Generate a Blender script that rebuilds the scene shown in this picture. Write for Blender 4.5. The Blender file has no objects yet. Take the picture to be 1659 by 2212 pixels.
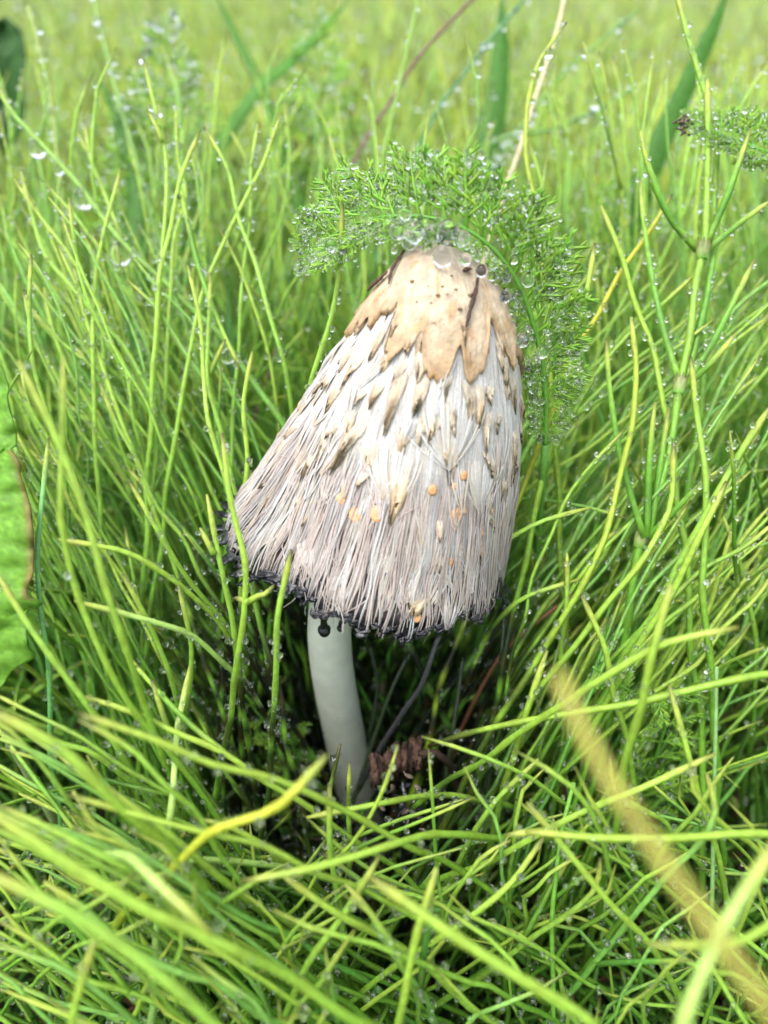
import bpy, math, random
import numpy as np
from mathutils import Vector
random.seed(7)
rng = np.random.default_rng(11)
R = math.radians
scene = bpy.context.scene
col = scene.collection

# ------------------------------------------------------------------ camera
CAM = np.array([0.0, -0.129, 0.253])
PITCH = R(38.0)
FPX = 1628.0                      # focal length in units of a 1659 x 2212 picture
FW = np.array([0.0, math.cos(PITCH), -math.sin(PITCH)])
UP = np.array([0.0, math.sin(PITCH), math.cos(PITCH)])
RT = np.array([1.0, 0.0, 0.0])
cd = bpy.data.cameras.new('camera')
cam = bpy.data.objects.new('camera', cd); col.objects.link(cam)
cam.location = CAM
cam.rotation_euler = (math.pi / 2 - PITCH, 0, 0)
cd.sensor_fit = 'HORIZONTAL'; cd.sensor_width = 36.0
cd.lens = 36.0 * FPX / 1659.0
cd.clip_start = 0.005; cd.clip_end = 500
cd.dof.use_dof = True
cd.dof.focus_distance = 0.158
cd.dof.aperture_fstop = 11.0
cd.dof.aperture_blades = 0
scene.camera = cam

# ------------------------------------------------------------------ sky, sun, exposure
SUN_DIR = Vector((-0.30, -0.22, 0.93)).normalized()      # towards the sun
w = bpy.data.worlds.new('World'); scene.world = w; w.use_nodes = True
nt = w.node_tree
bg = nt.nodes['Background']
sky = nt.nodes.new('ShaderNodeTexSky'); sky.sky_type = 'NISHITA'; sky.sun_disc = False
sky.sun_elevation = math.asin(SUN_DIR.z); sky.sun_rotation = math.atan2(SUN_DIR.x, SUN_DIR.y)
sky.air_density = 1.0; sky.dust_density = 2.0; sky.ozone_density = 1.0
hs = nt.nodes.new('ShaderNodeHueSaturation'); hs.inputs['Saturation'].default_value = 0.42
nt.links.new(sky.outputs[0], hs.inputs['Color'])
nt.links.new(hs.outputs[0], bg.inputs['Color'])
bg.inputs['Strength'].default_value = 0.15
sl = bpy.data.lights.new('sun', 'SUN'); sl.energy = 1.4; sl.angle = R(50); sl.color = (1.0, 0.985, 0.96)
so = bpy.data.objects.new('sun', sl); col.objects.link(so)
so.rotation_euler = SUN_DIR.to_track_quat('Z', 'Y').to_euler(); so.location = (-0.3, -0.2, 2)
vs = scene.view_settings
vs.view_transform = 'Standard'; vs.look = 'None'; vs.gamma = 1.0; vs.exposure = 1.42; vs.use_curve_mapping = False
cy = scene.cycles
cy.use_denoising = True; cy.max_bounces = 14; cy.diffuse_bounces = 4; cy.glossy_bounces = 3
cy.transmission_bounces = 12; cy.transparent_max_bounces = 6
cy.caustics_reflective = False; cy.caustics_refractive = True; cy.sample_clamp_indirect = 4.0
cy.use_adaptive_sampling = True; cy.adaptive_threshold = 0.03

# ------------------------------------------------------------------ picture <-> world
def P(x, y, d):
    """world point on the ray of picture point (x, y) of the 1659 x 2212 view at depth d"""
    return CAM + d * (FW + RT * ((x - 829.5) / FPX) - UP * ((y - 1106.0) / FPX))
def PP(lst):
    return np.array([P(*q) for q in lst])
def nearer(pts):
    return [(x, y, d if d < .24 else .24 + (d - .24) * .35) for x, y, d in pts]
def project(p):
    q = np.asarray(p) - CAM
    d = q @ FW
    d = np.where(np.abs(d) < 1e-6, 1e-6, d)
    return 829.5 + FPX * (q @ RT) / d, 1106.0 - FPX * (q @ UP) / d, d
def norm(v):
    v = np.asarray(v, float)
    return v / (np.linalg.norm(v, axis=-1, keepdims=True) + 1e-12)
def smooth(a, b, x):
    t = np.clip((x - a) / (b - a), 0, 1)
    return t * t * (3 - 2 * t)
def mix(a, b, t):
    a = np.asarray(a, float); b = np.asarray(b, float); t = np.asarray(t, float)
    return a + (b - a) * (t[..., None] if t.ndim else t)

# ------------------------------------------------------------------ materials
def mat(name, rough=0.5, spec=0.5, translucent=0.0, noise=0.25, nscale=900, bump=0.0, bscale=3000, coat=0.0, sub=0.0, stretch=None, tint=(1, 1, 1)):
    m = bpy.data.materials.new(name); m.use_nodes = True
    t = m.node_tree; n = t.nodes; l = t.links
    b = n['Principled BSDF']; out = n['Material Output']
    at = n.new('ShaderNodeAttribute'); at.attribute_name = 'Col'
    tc = n.new('ShaderNodeTexCoord')
    nz = n.new('ShaderNodeTexNoise'); nz.inputs['Scale'].default_value = nscale; nz.inputs['Detail'].default_value = 3
    l.new(tc.outputs['Object'], nz.inputs['Vector'])
    mr = n.new('ShaderNodeMapRange'); mr.inputs['From Min'].default_value = 0.3; mr.inputs['From Max'].default_value = 0.7
    mr.inputs['To Min'].default_value = 1 - noise; mr.inputs['To Max'].default_value = 1 + noise
    l.new(nz.outputs['Fac'], mr.inputs['Value'])
    mx = n.new('ShaderNodeVectorMath'); mx.operation = 'SCALE'
    l.new(at.outputs['Color'], mx.inputs[0]); l.new(mr.outputs[0], mx.inputs['Scale'])
    l.new(mx.outputs[0], b.inputs['Base Color'])
    b.inputs['Roughness'].default_value = rough
    b.inputs['Specular IOR Level'].default_value = spec
    if coat: b.inputs['Coat Weight'].default_value = coat; b.inputs['Coat Roughness'].default_value = 0.08
    if sub:
        b.inputs['Subsurface Weight'].default_value = sub
        b.inputs['Subsurface Radius'].default_value = (0.0015, 0.0011, 0.0008); b.inputs['Subsurface Scale'].default_value = 1.0
    if bump:
        bn = n.new('ShaderNodeTexNoise'); bn.inputs['Scale'].default_value = bscale; bn.inputs['Detail'].default_value = 4
        l.new(tc.outputs['Object'], bn.inputs['Vector'])
        bp = n.new('ShaderNodeBump'); bp.inputs['Strength'].default_value = bump; bp.inputs['Distance'].default_value = 0.0004
        l.new(bn.outputs['Fac'], bp.inputs['Height']); l.new(bp.outputs[0], b.inputs['Normal'])
    if translucent:
        tr = n.new('ShaderNodeBsdfTranslucent')
        l.new(mx.outputs[0], tr.inputs['Color'])
        ms = n.new('ShaderNodeMixShader'); ms.inputs[0].default_value = translucent
        l.new(b.outputs[0], ms.inputs[1]); l.new(tr.outputs[0], ms.inputs[2]); l.new(ms.outputs[0], out.inputs['Surface'])
    return m
M = {}
M['stem'] = mat('horsetail_green', rough=0.42, spec=0.45, translucent=0.22, noise=0.18, nscale=700)
M['far'] = mat('thicket_green', rough=0.45, spec=0.4, translucent=0.22, noise=0.0)
M['leaf'] = mat('leaf_green', rough=0.55, spec=0.3, translucent=0.3, noise=0.2, nscale=500, bump=0.35, bscale=500)
M['yarrow'] = mat('yarrow_green', rough=0.4, spec=0.5, translucent=0.28, noise=0.12)
M['fibre'] = mat('cap_fibre', rough=0.62, spec=0.3, translucent=0.12, noise=0.10, nscale=1500)
M['flesh'] = mat('cap_flesh', rough=0.6, spec=0.3, noise=0.22, nscale=700, bump=0.6, bscale=1800)
M['skin'] = mat('cap_skin', rough=0.55, spec=0.3, noise=0.24, nscale=420, bump=0.7, bscale=1300)
M['stipe'] = mat('stipe_white', rough=0.55, spec=0.3, noise=0.06, nscale=260, bump=0.15, bscale=700)
M['ink'] = mat('black_ink', rough=0.22, spec=0.45, noise=0.2, coat=0.15, bump=0.5, bscale=1600)
M['dead'] = mat('dead_matter', rough=0.7, spec=0.25, noise=0.35, nscale=1200, bump=0.5)
def water():
    m = bpy.data.materials.new('water'); m.use_nodes = True
    b = m.node_tree.nodes['Principled BSDF']
    b.inputs['Base Color'].default_value = (1, 1, 1, 1); b.inputs['Roughness'].default_value = 0.0
    b.inputs['IOR'].default_value = 1.333; b.inputs['Transmission Weight'].default_value = 1.0
    return m
M['water'] = water()
def soil():
    m = bpy.data.materials.new('soil'); m.use_nodes = True
    t = m.node_tree; n = t.nodes; l = t.links; b = n['Principled BSDF']
    tc = n.new('ShaderNodeTexCoord')
    a = n.new('ShaderNodeTexNoise'); a.inputs['Scale'].default_value = 60; a.inputs['Detail'].default_value = 8
    l.new(tc.outputs['Object'], a.inputs['Vector'])
    cr = n.new('ShaderNodeValToRGB')
    cr.color_ramp.elements[0].position = 0.35; cr.color_ramp.elements[0].color = (0.018, 0.014, 0.008, 1)
    cr.color_ramp.elements[1].position = 0.65; cr.color_ramp.elements[1].color = (0.03, 0.05, 0.012, 1)
    l.new(a.outputs['Fac'], cr.inputs[0]); l.new(cr.outputs[0], b.inputs['Base Color'])
    b.inputs['Roughness'].default_value = 0.85
    bp = n.new('ShaderNodeBump'); bp.inputs['Distance'].default_value = 0.004; bp.inputs['Strength'].default_value = 0.8
    l.new(a.outputs['Fac'], bp.inputs['Height']); l.new(bp.outputs[0], b.inputs['Normal'])
    return m
M['soil'] = soil()

# ------------------------------------------------------------------ mesh building
class MB:
    def __init__(s): s.v = []; s.c = []; s.q = []; s.t = []; s.n = 0
    def add(s, v, q=None, t=None, c=(1, 1, 1)):
        v = np.asarray(v, float).reshape(-1, 3)
        c = np.asarray(c, float)
        if c.ndim == 1: c = np.repeat(c[None], len(v), 0)
        s.v.append(v); s.c.append(c)
        if q is not None and len(q): s.q.append(np.asarray(q, np.int64).reshape(-1, 4) + s.n)
        if t is not None and len(t): s.t.append(np.asarray(t, np.int64).reshape(-1, 3) + s.n)
        s.n += len(v)
    def mesh(s, name, m, origin=(0, 0, 0), flat=False):
        me = bpy.data.meshes.new(name)
        v = np.concatenate(s.v) - np.asarray(origin); c = np.concatenate(s.c)
        q = np.concatenate(s.q) if s.q else np.zeros((0, 4), np.int64)
        t = np.concatenate(s.t) if s.t else np.zeros((0, 3), np.int64)
        me.vertices.add(len(v)); me.vertices.foreach_set('co', v.astype(np.float32).ravel())
        me.loops.add(q.size + t.size)
        me.loops.foreach_set('vertex_index', np.concatenate([q.ravel(), t.ravel()]).astype(np.int32))
        me.polygons.add(len(q) + len(t))
        st = np.concatenate([np.arange(len(q)) * 4, q.size + np.arange(len(t)) * 3]).astype(np.int32)
        me.polygons.foreach_set('loop_start', st)
        me.update(calc_edges=True)
        me.polygons.foreach_set('use_smooth', np.full(len(me.polygons), not flat))
        a = me.attributes.new('Col', 'FLOAT_COLOR', 'POINT')
        a.data.foreach_set('color', np.concatenate([np.clip(c, 0, 1), np.ones((len(c), 1))], 1).astype(np.float32).ravel())
        me.materials.append(m)
        me.validate()
        return me
    def obj(s, name, m, parent=None, origin=(0, 0, 0), flat=False, link=True):
        o = bpy.data.objects.new(name, s.mesh(name, m, origin, flat))
        if link: col.objects.link(o)
        if parent is not None:
            o.parent = parent
        else:
            o.location = origin
        return o
def tag(o, label=None, cat=None, group=None, kind=None):
    if label: o['label'] = label
    if cat: o['category'] = cat
    if group: o['group'] = group
    if kind: o['kind'] = kind
    return o
def empty(name, loc):
    o = bpy.data.objects.new(name, None); col.objects.link(o); o.location = loc; o.empty_display_size = 0.01
    return o

def frames(p):
    p = np.asarray(p, float)
    T = norm(np.gradient(p, axis=0))
    N = np.zeros_like(p)
    r = np.array([0.31, 0.87, 0.38]) if abs(T[0, 2]) > 0.8 else np.array([0, 0, 1.0])
    u = norm(np.cross(T[0], r)); N[0] = u
    for i in range(1, len(p)):
        u = u - T[i] * (u @ T[i]); k = np.linalg.norm(u)
        u = u / k if k > 1e-9 else norm(np.cross(T[i], r)); N[i] = u
    return T, N, np.cross(T, N)
def tube(mb, p, rad, sides=6, c=(1, 1, 1), ridge=0.0, flat=1.0, close=True):
    p = np.asarray(p, float); n = len(p); rad = np.broadcast_to(np.asarray(rad, float), (n,))
    T, N, B = frames(p)
    a = np.arange(sides) * 2 * math.pi / sides
    mul = np.where(np.arange(sides) % 2 == 0, 1.0, 1.0 - ridge)
    ring = (np.cos(a) * mul)[None, :, None] * N[:, None] + (np.sin(a) * mul * flat)[None, :, None] * B[:, None]
    v = (p[:, None] + ring * rad[:, None, None]).reshape(-1, 3)
    i = np.arange(n - 1)[:, None] * sides; j = np.arange(sides)[None]; k = (j + 1) % sides
    q = np.stack([i + j, i + k, i + sides + k, i + sides + j], -1).reshape(-1, 4)
    c = np.asarray(c, float)
    cc = np.repeat(c, sides, 0) if c.ndim == 2 else np.repeat(c[None], n * sides, 0)
    tr = []
    if close:
        v = np.concatenate([v, p[:1], p[-1:]]); cc = np.concatenate([cc, cc[:1], cc[-1:]])
        s0, s1 = n * sides, n * sides + 1
        jj = np.arange(sides); kk = (jj + 1) % sides; o = (n - 1) * sides
        tr = np.concatenate([np.stack([np.full(sides, s0), kk, jj], -1), np.stack([np.full(sides, s1), o + jj, o + kk], -1)])
    mb.add(v, q, tr, cc)
def spline(pts, n):
    """Catmull-Rom through pts, n samples evenly by length"""
    p = np.asarray(pts, float)
    if len(p) == 2: p = np.array([p[0], (p[0] + p[1]) / 2, p[1]])
    e = np.concatenate([[2 * p[0] - p[1]], p, [2 * p[-1] - p[-2]]])
    out = []
    for i in range(len(p) - 1):
        t = np.linspace(0, 1, 16, endpoint=False)[:, None]
        a, b, c, d = e[i], e[i + 1], e[i + 2], e[i + 3]
        out.append(0.5 * (2 * b + (c - a) * t + (2 * a - 5 * b + 4 * c - d) * t ** 2 + (3 * b - a - 3 * c + d) * t ** 3))
    out = np.concatenate(out + [p[-1:]])
    return resample(out, n)
def resample(p, n):
    s = np.concatenate([[0], np.cumsum(np.linalg.norm(np.diff(p, axis=0), axis=1))])
    t = np.linspace(0, s[-1], n)
    return np.stack([np.interp(t, s, p[:, k]) for k in range(3)], 1)
def plen(p): return float(np.linalg.norm(np.diff(p, axis=0), axis=1).sum())
def ico(level):
    import bmesh
    b = bmesh.new(); bmesh.ops.create_icosphere(b, subdivisions=level, radius=1.0)
    v = np.array([x.co[:] for x in b.verts]); f = np.array([[y.index for y in x.verts] for x in b.faces]); b.free()
    return v, f
ICO1, ICO2, ICO3 = ico(1), ico(2), ico(3)
def beads(mb, pos, rad, shape=ICO1):
    v, f = shape
    pos = np.asarray(pos).reshape(-1, 3); rad = np.asarray(rad)
    vv = (pos[:, None] + v[None] * rad[:, None, None] * np.array([1, 1, 1.08])).reshape(-1, 3)
    ff = (f[None] + (np.arange(len(pos)) * len(v))[:, None, None]).reshape(-1, 3)
    mb.add(vv, None, ff)
_dm = MB(); _dm.add(ICO3[0] * np.array([1, 1, 1.06]), None, ICO3[1])
DROP_ME = _dm.mesh('dew_drop', M['water'])
def drop(pos, r, parent, origin):
    o = bpy.data.objects.new('dew_drop', DROP_ME); col.objects.link(o)
    o.parent = parent; o.location = np.asarray(pos) - np.asarray(origin); o.scale = (r, r, r * random.uniform(1.0, 1.12))
    return o

# ------------------------------------------------------------------ ground
g = MB()
xs = np.concatenate([-np.geomspace(80, 0.5, 18), np.linspace(-0.45, 0.45, 60), np.geomspace(0.5, 80, 18)])
X, Y = np.meshgrid(xs, xs)
Z = -0.002 + 0.004 * np.sin(X * 31 + 1) * np.cos(Y * 27) * np.exp(-(X ** 2 + Y ** 2) / 4) + 0.002 * np.sin(X * 83 + Y * 61) * np.exp(-(X ** 2 + Y ** 2) / 4)
n = len(xs); ii = np.arange(n * n).reshape(n, n)
g.add(np.stack([X, Y, Z], -1), np.stack([ii[:-1, :-1], ii[:-1, 1:], ii[1:, 1:], ii[1:, :-1]], -1).reshape(-1, 4), None, (0.05, 0.05, 0.02))
tag(g.obj('ground', M['soil']), kind='structure')

# ------------------------------------------------------------------ the mushroom
RIM = P(797, 1205, 0.1787)
APEX = P(957, 538, 0.1475)
AX = norm(RIM - APEX); ALEN = float(np.linalg.norm(RIM - APEX))
CU = norm(RT - AX * (RT @ AX))
CV = norm(np.cross(CU, AX)); CV = CV if CV[1] < 0 else -CV         # towards the camera
_s = np.array([0, .006, .02, .05, .09, .165, .24, .376, .5, .617, .72, .8, .88, 1.0, 1.1])
_rr = np.array([0.0, 0.00342, 0.00652, 0.0103, 0.01351, 0.0172, 0.01992, 0.0239, 0.02664, 0.02794, 0.02896, 0.02971, 0.03063, 0.03266, 0.03396])
_rl = np.array([0.0, 0.00257, 0.00475, 0.00731, 0.00914, 0.01174, 0.0138, 0.01797, 0.0209, 0.02388, 0.02661, 0.02869, 0.03209, 0.03406, 0.0352])
_f = np.linspace(0, 1.1, 441)
def _table(tab):
    y = np.interp(_f, _s, tab); ys = np.convolve(np.pad(y, 10, mode='edge'), np.ones(21) / 21, 'valid')
    wgt = smooth(0.04, 0.12, _f)
    return y * (1 - wgt) + ys * wgt
_RR, _RL = _table(_rr), _table(_rl)
def cap_r(s, th):
    c = (1 + np.cos(th)) / 2
    r = np.interp(s, _f, _RR) * c + np.interp(s, _f, _RL) * (1 - c)
    lump = 1 + 0.022 * np.sin(3 * th + 1 + 4 * s) + 0.012 * np.sin(7 * th + 9 * s) * smooth(.15, .5, s)
    return r * lump
def capP(s, th, off=0.0):
    s = np.asarray(s, float); th = np.asarray(th, float)
    def pos(s, th):
        r = cap_r(s, th)
        return APEX + AX * (s * ALEN)[..., None] + CU * (r * np.cos(th))[..., None] + CV * (r * np.sin(th))[..., None]
    s, th = np.broadcast_arrays(s, th)
    p = pos(s, th); e = 0.004
    ds = pos(s + e, th) - pos(np.maximum(s - e, 1e-4), th)
    dt = pos(s, th + 0.01) - pos(s, th - 0.01)
    nn = norm(np.cross(dt, ds))
    rad = CU * np.cos(th)[..., None] + CV * np.sin(th)[..., None] - AX * 0.2
    sg = np.sign((nn * rad).sum(-1)); sg = np.where(sg == 0, 1, sg)
    return p + nn * sg[..., None] * np.asarray(off, float)[..., None]
def s_end(th):
    return 0.927 + .020 * np.sin(th) + 0.018 * np.sin(5 * th + .6) + 0.010 * np.sin(11 * th) + 0.010 * np.sin(23 * th + 2) + .008 * np.sin(47 * th + 1) + .006 * np.sin(83 * th) - 0.05 * np.exp(-((th - R(28)) / R(7)) ** 2)
# lookup from picture to the cap's surface
_gs, _gt = np.meshgrid(np.linspace(0.02, 1.02, 150), np.linspace(R(-40), R(220), 300), indexing='ij')
_gp = capP(_gs, _gt, 0.0); _gx, _gy, _gd = project(_gp)
def cap_at(x, y):
    """(s, theta) of the cap's nearest surface seen at that place"""
    e = (_gx - x) ** 2 + (_gy - y) ** 2 + ((_gd - 0.14) * 500) ** 2
    k = np.unravel_index(np.argmin(e), e.shape)
    return float(_gs[k]), float(_gt[k])

mush = empty('ink_cap_mushroom', (-0.007, 0.0, 0.0))
MO = np.array([-0.007, 0.0, 0.0])
tag(mush, 'tall shaggy white mushroom with tan crown, black inky cap edge and pale stem', 'mushroom')
# flesh of the cap
WHITE = np.array([.60, .595, .58]); CREAM = np.array([.55, .48, .37]); PINK = np.array([.48, .38, .335]); GREY = np.array([.34, .315, .31])
TAN = np.array([.46, .32, .18]); BROWN = np.array([.28, .17, .08]); INK = np.array([.006, .006, .008])
def vnoise(a, b, seed=0):
    return (np.sin(a * 1.7 + b * 2.3 + seed) + np.sin(a * 4.1 - b * 1.3 + seed * 2) + np.sin(a * 2.3 + b * 5.9 + seed * 3)) / 3
f = MB()
ns, nth = 110, 300
S01, TH = np.meshgrid(np.linspace(0, 1, ns), np.linspace(0, 2 * math.pi, nth, endpoint=False), indexing='ij')
S = 0.0005 + S01 * (s_end(TH) - 0.005)
off = -0.0004 + 0.00018 * vnoise(TH * 45, S * 12)
V = capP(S, TH, off)
c = mix(WHITE * .62, PINK * .42, smooth(.40, .62, S)); c = mix(c, np.array([.11, .09, .09]), smooth(.66, .86, S)); c = mix(c, INK, smooth(.905, .935, S))
ii = np.arange(ns * nth).reshape(ns, nth); i2 = np.roll(ii, -1, 1)
f.add(V, np.stack([ii[:-1], i2[:-1], i2[1:], ii[1:]], -1).reshape(-1, 4), None, c.reshape(-1, 3))
cap = f.obj('cap', M['flesh'], mush, MO)
# gills: pleated black cone inside
f = MB(); ns = 24; nth = 480
S01, TH = np.meshgrid(np.linspace(0.12, 1, ns), np.linspace(0, 2 * math.pi, nth, endpoint=False), indexing='ij')
S = S01 * (s_end(TH) - 0.004)
V = capP(S, TH, -0.0016 - 0.0022 * (np.arange(nth) % 4 > 1)[None] * (1 - S01 ** 8))
ii = np.arange(ns * nth).reshape(ns, nth); i2 = np.roll(ii, -1, 1)
f.add(V, np.stack([ii[:-1], i2[:-1], i2[1:], ii[1:]], -1).reshape(-1, 4), None, (.012, .010, .012))
gills = tag(f.obj('gills', M['ink'], mush, MO), 'black wet gills inside the cap')

def ribbon(mb, ss, th, of, wd, c):
    """a fibre with a rounded back, lying on the cap"""
    p = capP(ss, th, of); nn = norm(capP(ss, th, of + .001) - p); T = norm(np.gradient(p, axis=0)); sd_ = np.cross(T, nn)
    n = len(p); wd = np.broadcast_to(np.asarray(wd, float), (n,))[:, None]
    v = np.stack([p - sd_ * wd - nn * wd * .3, p + nn * wd * .45, p + sd_ * wd - nn * wd * .3], 1).reshape(-1, 3)
    ii = np.arange(n * 3).reshape(n, 3)
    mb.add(v, np.stack([ii[:-1, :-1], ii[:-1, 1:], ii[1:, 1:], ii[1:, :-1]], -1).reshape(-1, 4), None, np.repeat(c, 3, 0))
# strands: fine fibres lying down the cap
def strand(mb, s0, t0, ln, dth, lift, wd, c0, c1, n=9, tipoff=0.0, wob=0.0, bow=0.0):
    u = np.linspace(0, 1, n)
    s = s0 + ln * u
    th = t0 + dth * u ** 1.4 + wob * np.sin(u * random.uniform(3, 8) + random.random() * 6) + bow * np.sin(math.pi * u)
    of = 0.00005 + lift * np.sin(math.pi * u) + tipoff * u ** 3
    s = np.minimum(s, .985)
    ribbon(mb, s, th, of, wd * 1.15 * (1 - 0.55 * np.abs(2 * u - 1) ** 2), mix(c0, c1, smooth(.45, 1.0, u)))
def strand_col(s):
    lo = smooth(.42, .68, s)
    k = random.random()
    a = mix(WHITE, CREAM, np.array(random.random() ** 2 * .9))
    b = PINK if k < .5 else (GREY * 1.1 if k < .68 else (WHITE * .95 if k < .88 else CREAM))
    c = mix(a, b, np.array(lo * random.uniform(.6, 1)))
    return c * random.choice([random.uniform(.62, .85), random.uniform(.85, 1.05), random.uniform(.85, 1.05)])
fb = MB()
for i in range(5600):            # combed base layer
    s0 = random.uniform(.13, .62)
    t0 = random.uniform(0, 2 * math.pi)
    ln = min(random.uniform(.10, .26), .74 - s0)
    cc = strand_col(s0 + ln / 2)
    strand(fb, s0, t0, ln, random.gauss(0, .025), random.uniform(0, .00022) * (.3 + s0), random.uniform(.00010, .00024), cc, cc * .97, wob=random.uniform(0, .010))
KC = 270                         # cords of the lower cap part and meet again, leaving lens-shaped slits
for k in range(KC):
    tc = (k + random.gauss(0, .13)) * 2 * math.pi / KC; sgn = 1 if k % 2 else -1
    cw = 2 * math.pi / KC; cbase = strand_col(.85) * random.uniform(.8, 1.08)
    amp = random.uniform(.2, .7); lam = random.uniform(.17, .32); ph = 2.2 * math.sin(tc * 3) + random.gauss(0, .6)
    for j in range(7):
        s0 = random.choice([.52, .55, .60, .66, .72]) + random.uniform(-.03, .03); s1 = min(random.uniform(s0 + .16, s0 + .36), float(s_end(np.array(tc))) + random.uniform(-.012, .03))
        u = np.linspace(0, 1, 15); ss_ = s0 + (s1 - s0) * u; grow = smooth(.52, .80, ss_)
        lat = random.gauss(0, .42) * cw * (1.0 - .3 * grow - .45 * smooth(.82, .93, ss_))
        th_ = tc + lat + sgn * amp * cw * grow * np.sin(2 * math.pi * ss_ / lam + ph) + random.gauss(0, .016) * u + .004 * np.sin(u * random.uniform(5, 11) + random.random() * 6)
        cc = mix(cbase, strand_col(.8), np.array(random.random() * .7)); e_ = float(s_end(np.array(tc)))
        of = .0001 + random.uniform(.0, .0007) * np.sin(math.pi * u) + .0004 * grow
        cl = mix(np.repeat(cc[None], 15, 0), np.array([.05, .045, .05]), smooth(e_ - .045, e_ + .012, ss_) * random.choice([.95, .9, .6, .2]))
        ribbon(fb, ss_, th_, of, random.uniform(.00009, .00021) * (1 - .6 * np.abs(2 * u - 1) ** 3), cl)
def lock(s, t, ln, spread, k, tipc, lift, dth=0.0, rc=None):
    """k strands converging on one tip"""
    for _ in range(k):
        a = random.gauss(0, 1) * spread
        cc = strand_col(s) if rc is None else rc * random.uniform(.85, 1.05)
        l2 = ln * random.uniform(.7, 1.05)
        u_t = t + a - dth
        strand(fb, s - l2, u_t, l2 * random.uniform(.93, 1.03), -a * random.uniform(.75, 1.0) + dth, random.uniform(.0002, .0007), random.uniform(.00011, .00022), cc, mix(cc, tipc, np.array(random.uniform(.3, .9))), tipoff=lift, wob=.006)
for i in range(190):             # shaggy locks, more and looser towards the margin
    s = .955 - abs(random.gauss(0, .28))
    if s < .3: s = random.uniform(.3, .93)
    t = random.uniform(0, 2 * math.pi)
    tip = TAN if s < .75 and random.random() < .65 else (strand_col(s) if s < .90 else np.array([.08, .075, .08]))
    lock(s, t, random.uniform(.08, .17), random.uniform(.03, .075), random.randint(6, 11), tip, random.uniform(.0001, .0005) + .0008 * random.random() * (s > .6), random.gauss(0, .04))
for i in range(90):             # loose crossing hairs near the edge
    s0 = random.uniform(.58, .90); t0 = random.uniform(0, 2 * math.pi); cc = strand_col(.8) * 1.08
    strand(fb, s0, t0, random.uniform(.04, .12), random.gauss(0, .16), random.uniform(.0003, .0012), random.uniform(.00005, .00010), cc, cc, tipoff=random.uniform(0, .001), wob=.03)
BIG = [(970, 1015, 230, 125, .62), (852, 1100, 175, 95, .8), (930, 1235, 150, 95, .35), (895, 1325, 120, 80, .3), (1030, 1100, 120, 70, .3), (680, 1250, 120, 60, .2)]
for x, y, ln, hw, _ in BIG:      # hammock fans that gather on a hanging tip
    s1, t1 = cap_at(x, y)
    for k in range(40):
        xx = x + random.gauss(0, .30) * hw; yy = y - ln * random.uniform(.75, 1.05) * (1 - .25 * abs(xx - x) / hw)
        s0, t0 = cap_at(xx, yy)
        if abs(t0 - t1) > 1.2: continue
        cc = mix(mix(WHITE, CREAM, np.array(random.random() * .7)), PINK, np.array(float(smooth(.55, .9, np.array(s1))) * .6)) * random.uniform(.88, 1.0)
        strand(fb, s0, t0, s1 - s0, t1 - t0, random.uniform(.0002, .0007), random.uniform(.00014, .00034), cc, mix(cc, TAN, np.array(random.uniform(.0, .4))), n=13, tipoff=.0005, bow=(t0 - t1) * .12)
tag(fb.obj('fibre_coat', M['fibre'], cap, MO), 'combed white and pinkish grey fibres of the cap', kind='stuff')

# scales: hanging tongues with tan tips
def scale(s, t, ln, wid, lift, tan=0.7, curl=0.0, tw=0.0, col0=None):
    nu, nv = 11, 7
    U, W = np.meshgrid(np.linspace(0, 1, nu), np.linspace(-1, 1, nv), indexing='ij')
    r = float(cap_r(np.array(s), np.array(t)))
    wv = wid * (0.75 + .5 * U - .55 * U ** 2) * np.clip(1.02 - U ** 3.2, 0.02, 1) ** .6 / r
    jag = 1 + .22 * np.sin(W * random.uniform(5, 10) + random.random() * 9) * smooth(.4, 1, U) + .05 * rng.normal(size=U.shape)
    ss = s + ln / ALEN * U * jag - .02 * 0 
    th = t + W * wv / 2 + tw * U + .1 * wv * np.sin(U * 5 + random.random() * 6)
    of = -.0005 + .0009 * smooth(0, .55, U) + lift * U ** 2 - curl * smooth(.75, 1, U) + .00012 * (1 - W ** 2) * U + .00014 * np.sin(W * 9 + U * 2) + .00006 * rng.normal(size=U.shape)
    th_ = 0.00028
    top = capP(ss, th, of); bot = capP(ss, th, of - th_)
    c = mix(mix(WHITE * .95, PINK, np.array(float(smooth(.5, .8, np.array(s))) * .8)), CREAM * (1 - .25 * float(smooth(.5, .8, np.array(s)))), smooth(.05, .4, U)); c = mix(c, TAN * random.uniform(.85, 1.15), smooth(.35, .95, U + .12 * np.sin(W * 5 + t * 40)) * tan); c = mix(c, BROWN, smooth(.95, 1.05, U) * tan * random.random() * .3); c = .92 * c * (1 + .13 * np.sin(W * 17 + t * 60) + .05 * rng.normal(size=W.shape))[..., None]
    mb = MB(); ii = np.arange(nu * nv).reshape(nu, nv); kk = ii + nu * nv
    q = [np.stack([ii[:-1, :-1], ii[:-1, 1:], ii[1:, 1:], ii[1:, :-1]], -1).reshape(-1, 4), np.stack([kk[:-1, :-1], kk[1:, :-1], kk[1:, 1:], kk[:-1, 1:]], -1).reshape(-1, 4)]
    for a in (ii[:, 0], ii[:, -1], ii[0], ii[-1]):
        q.append(np.stack([a[:-1], a[1:], a[1:] + nu * nv, a[:-1] + nu * nv], -1))
    mb.add(np.concatenate([top.reshape(-1, 3), bot.reshape(-1, 3)]), np.concatenate(q), None, np.concatenate([c.reshape(-1, 3)] * 2))
    return mb.obj('scale', M['skin'], cap, MO)
px = 0.162 / FPX
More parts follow.
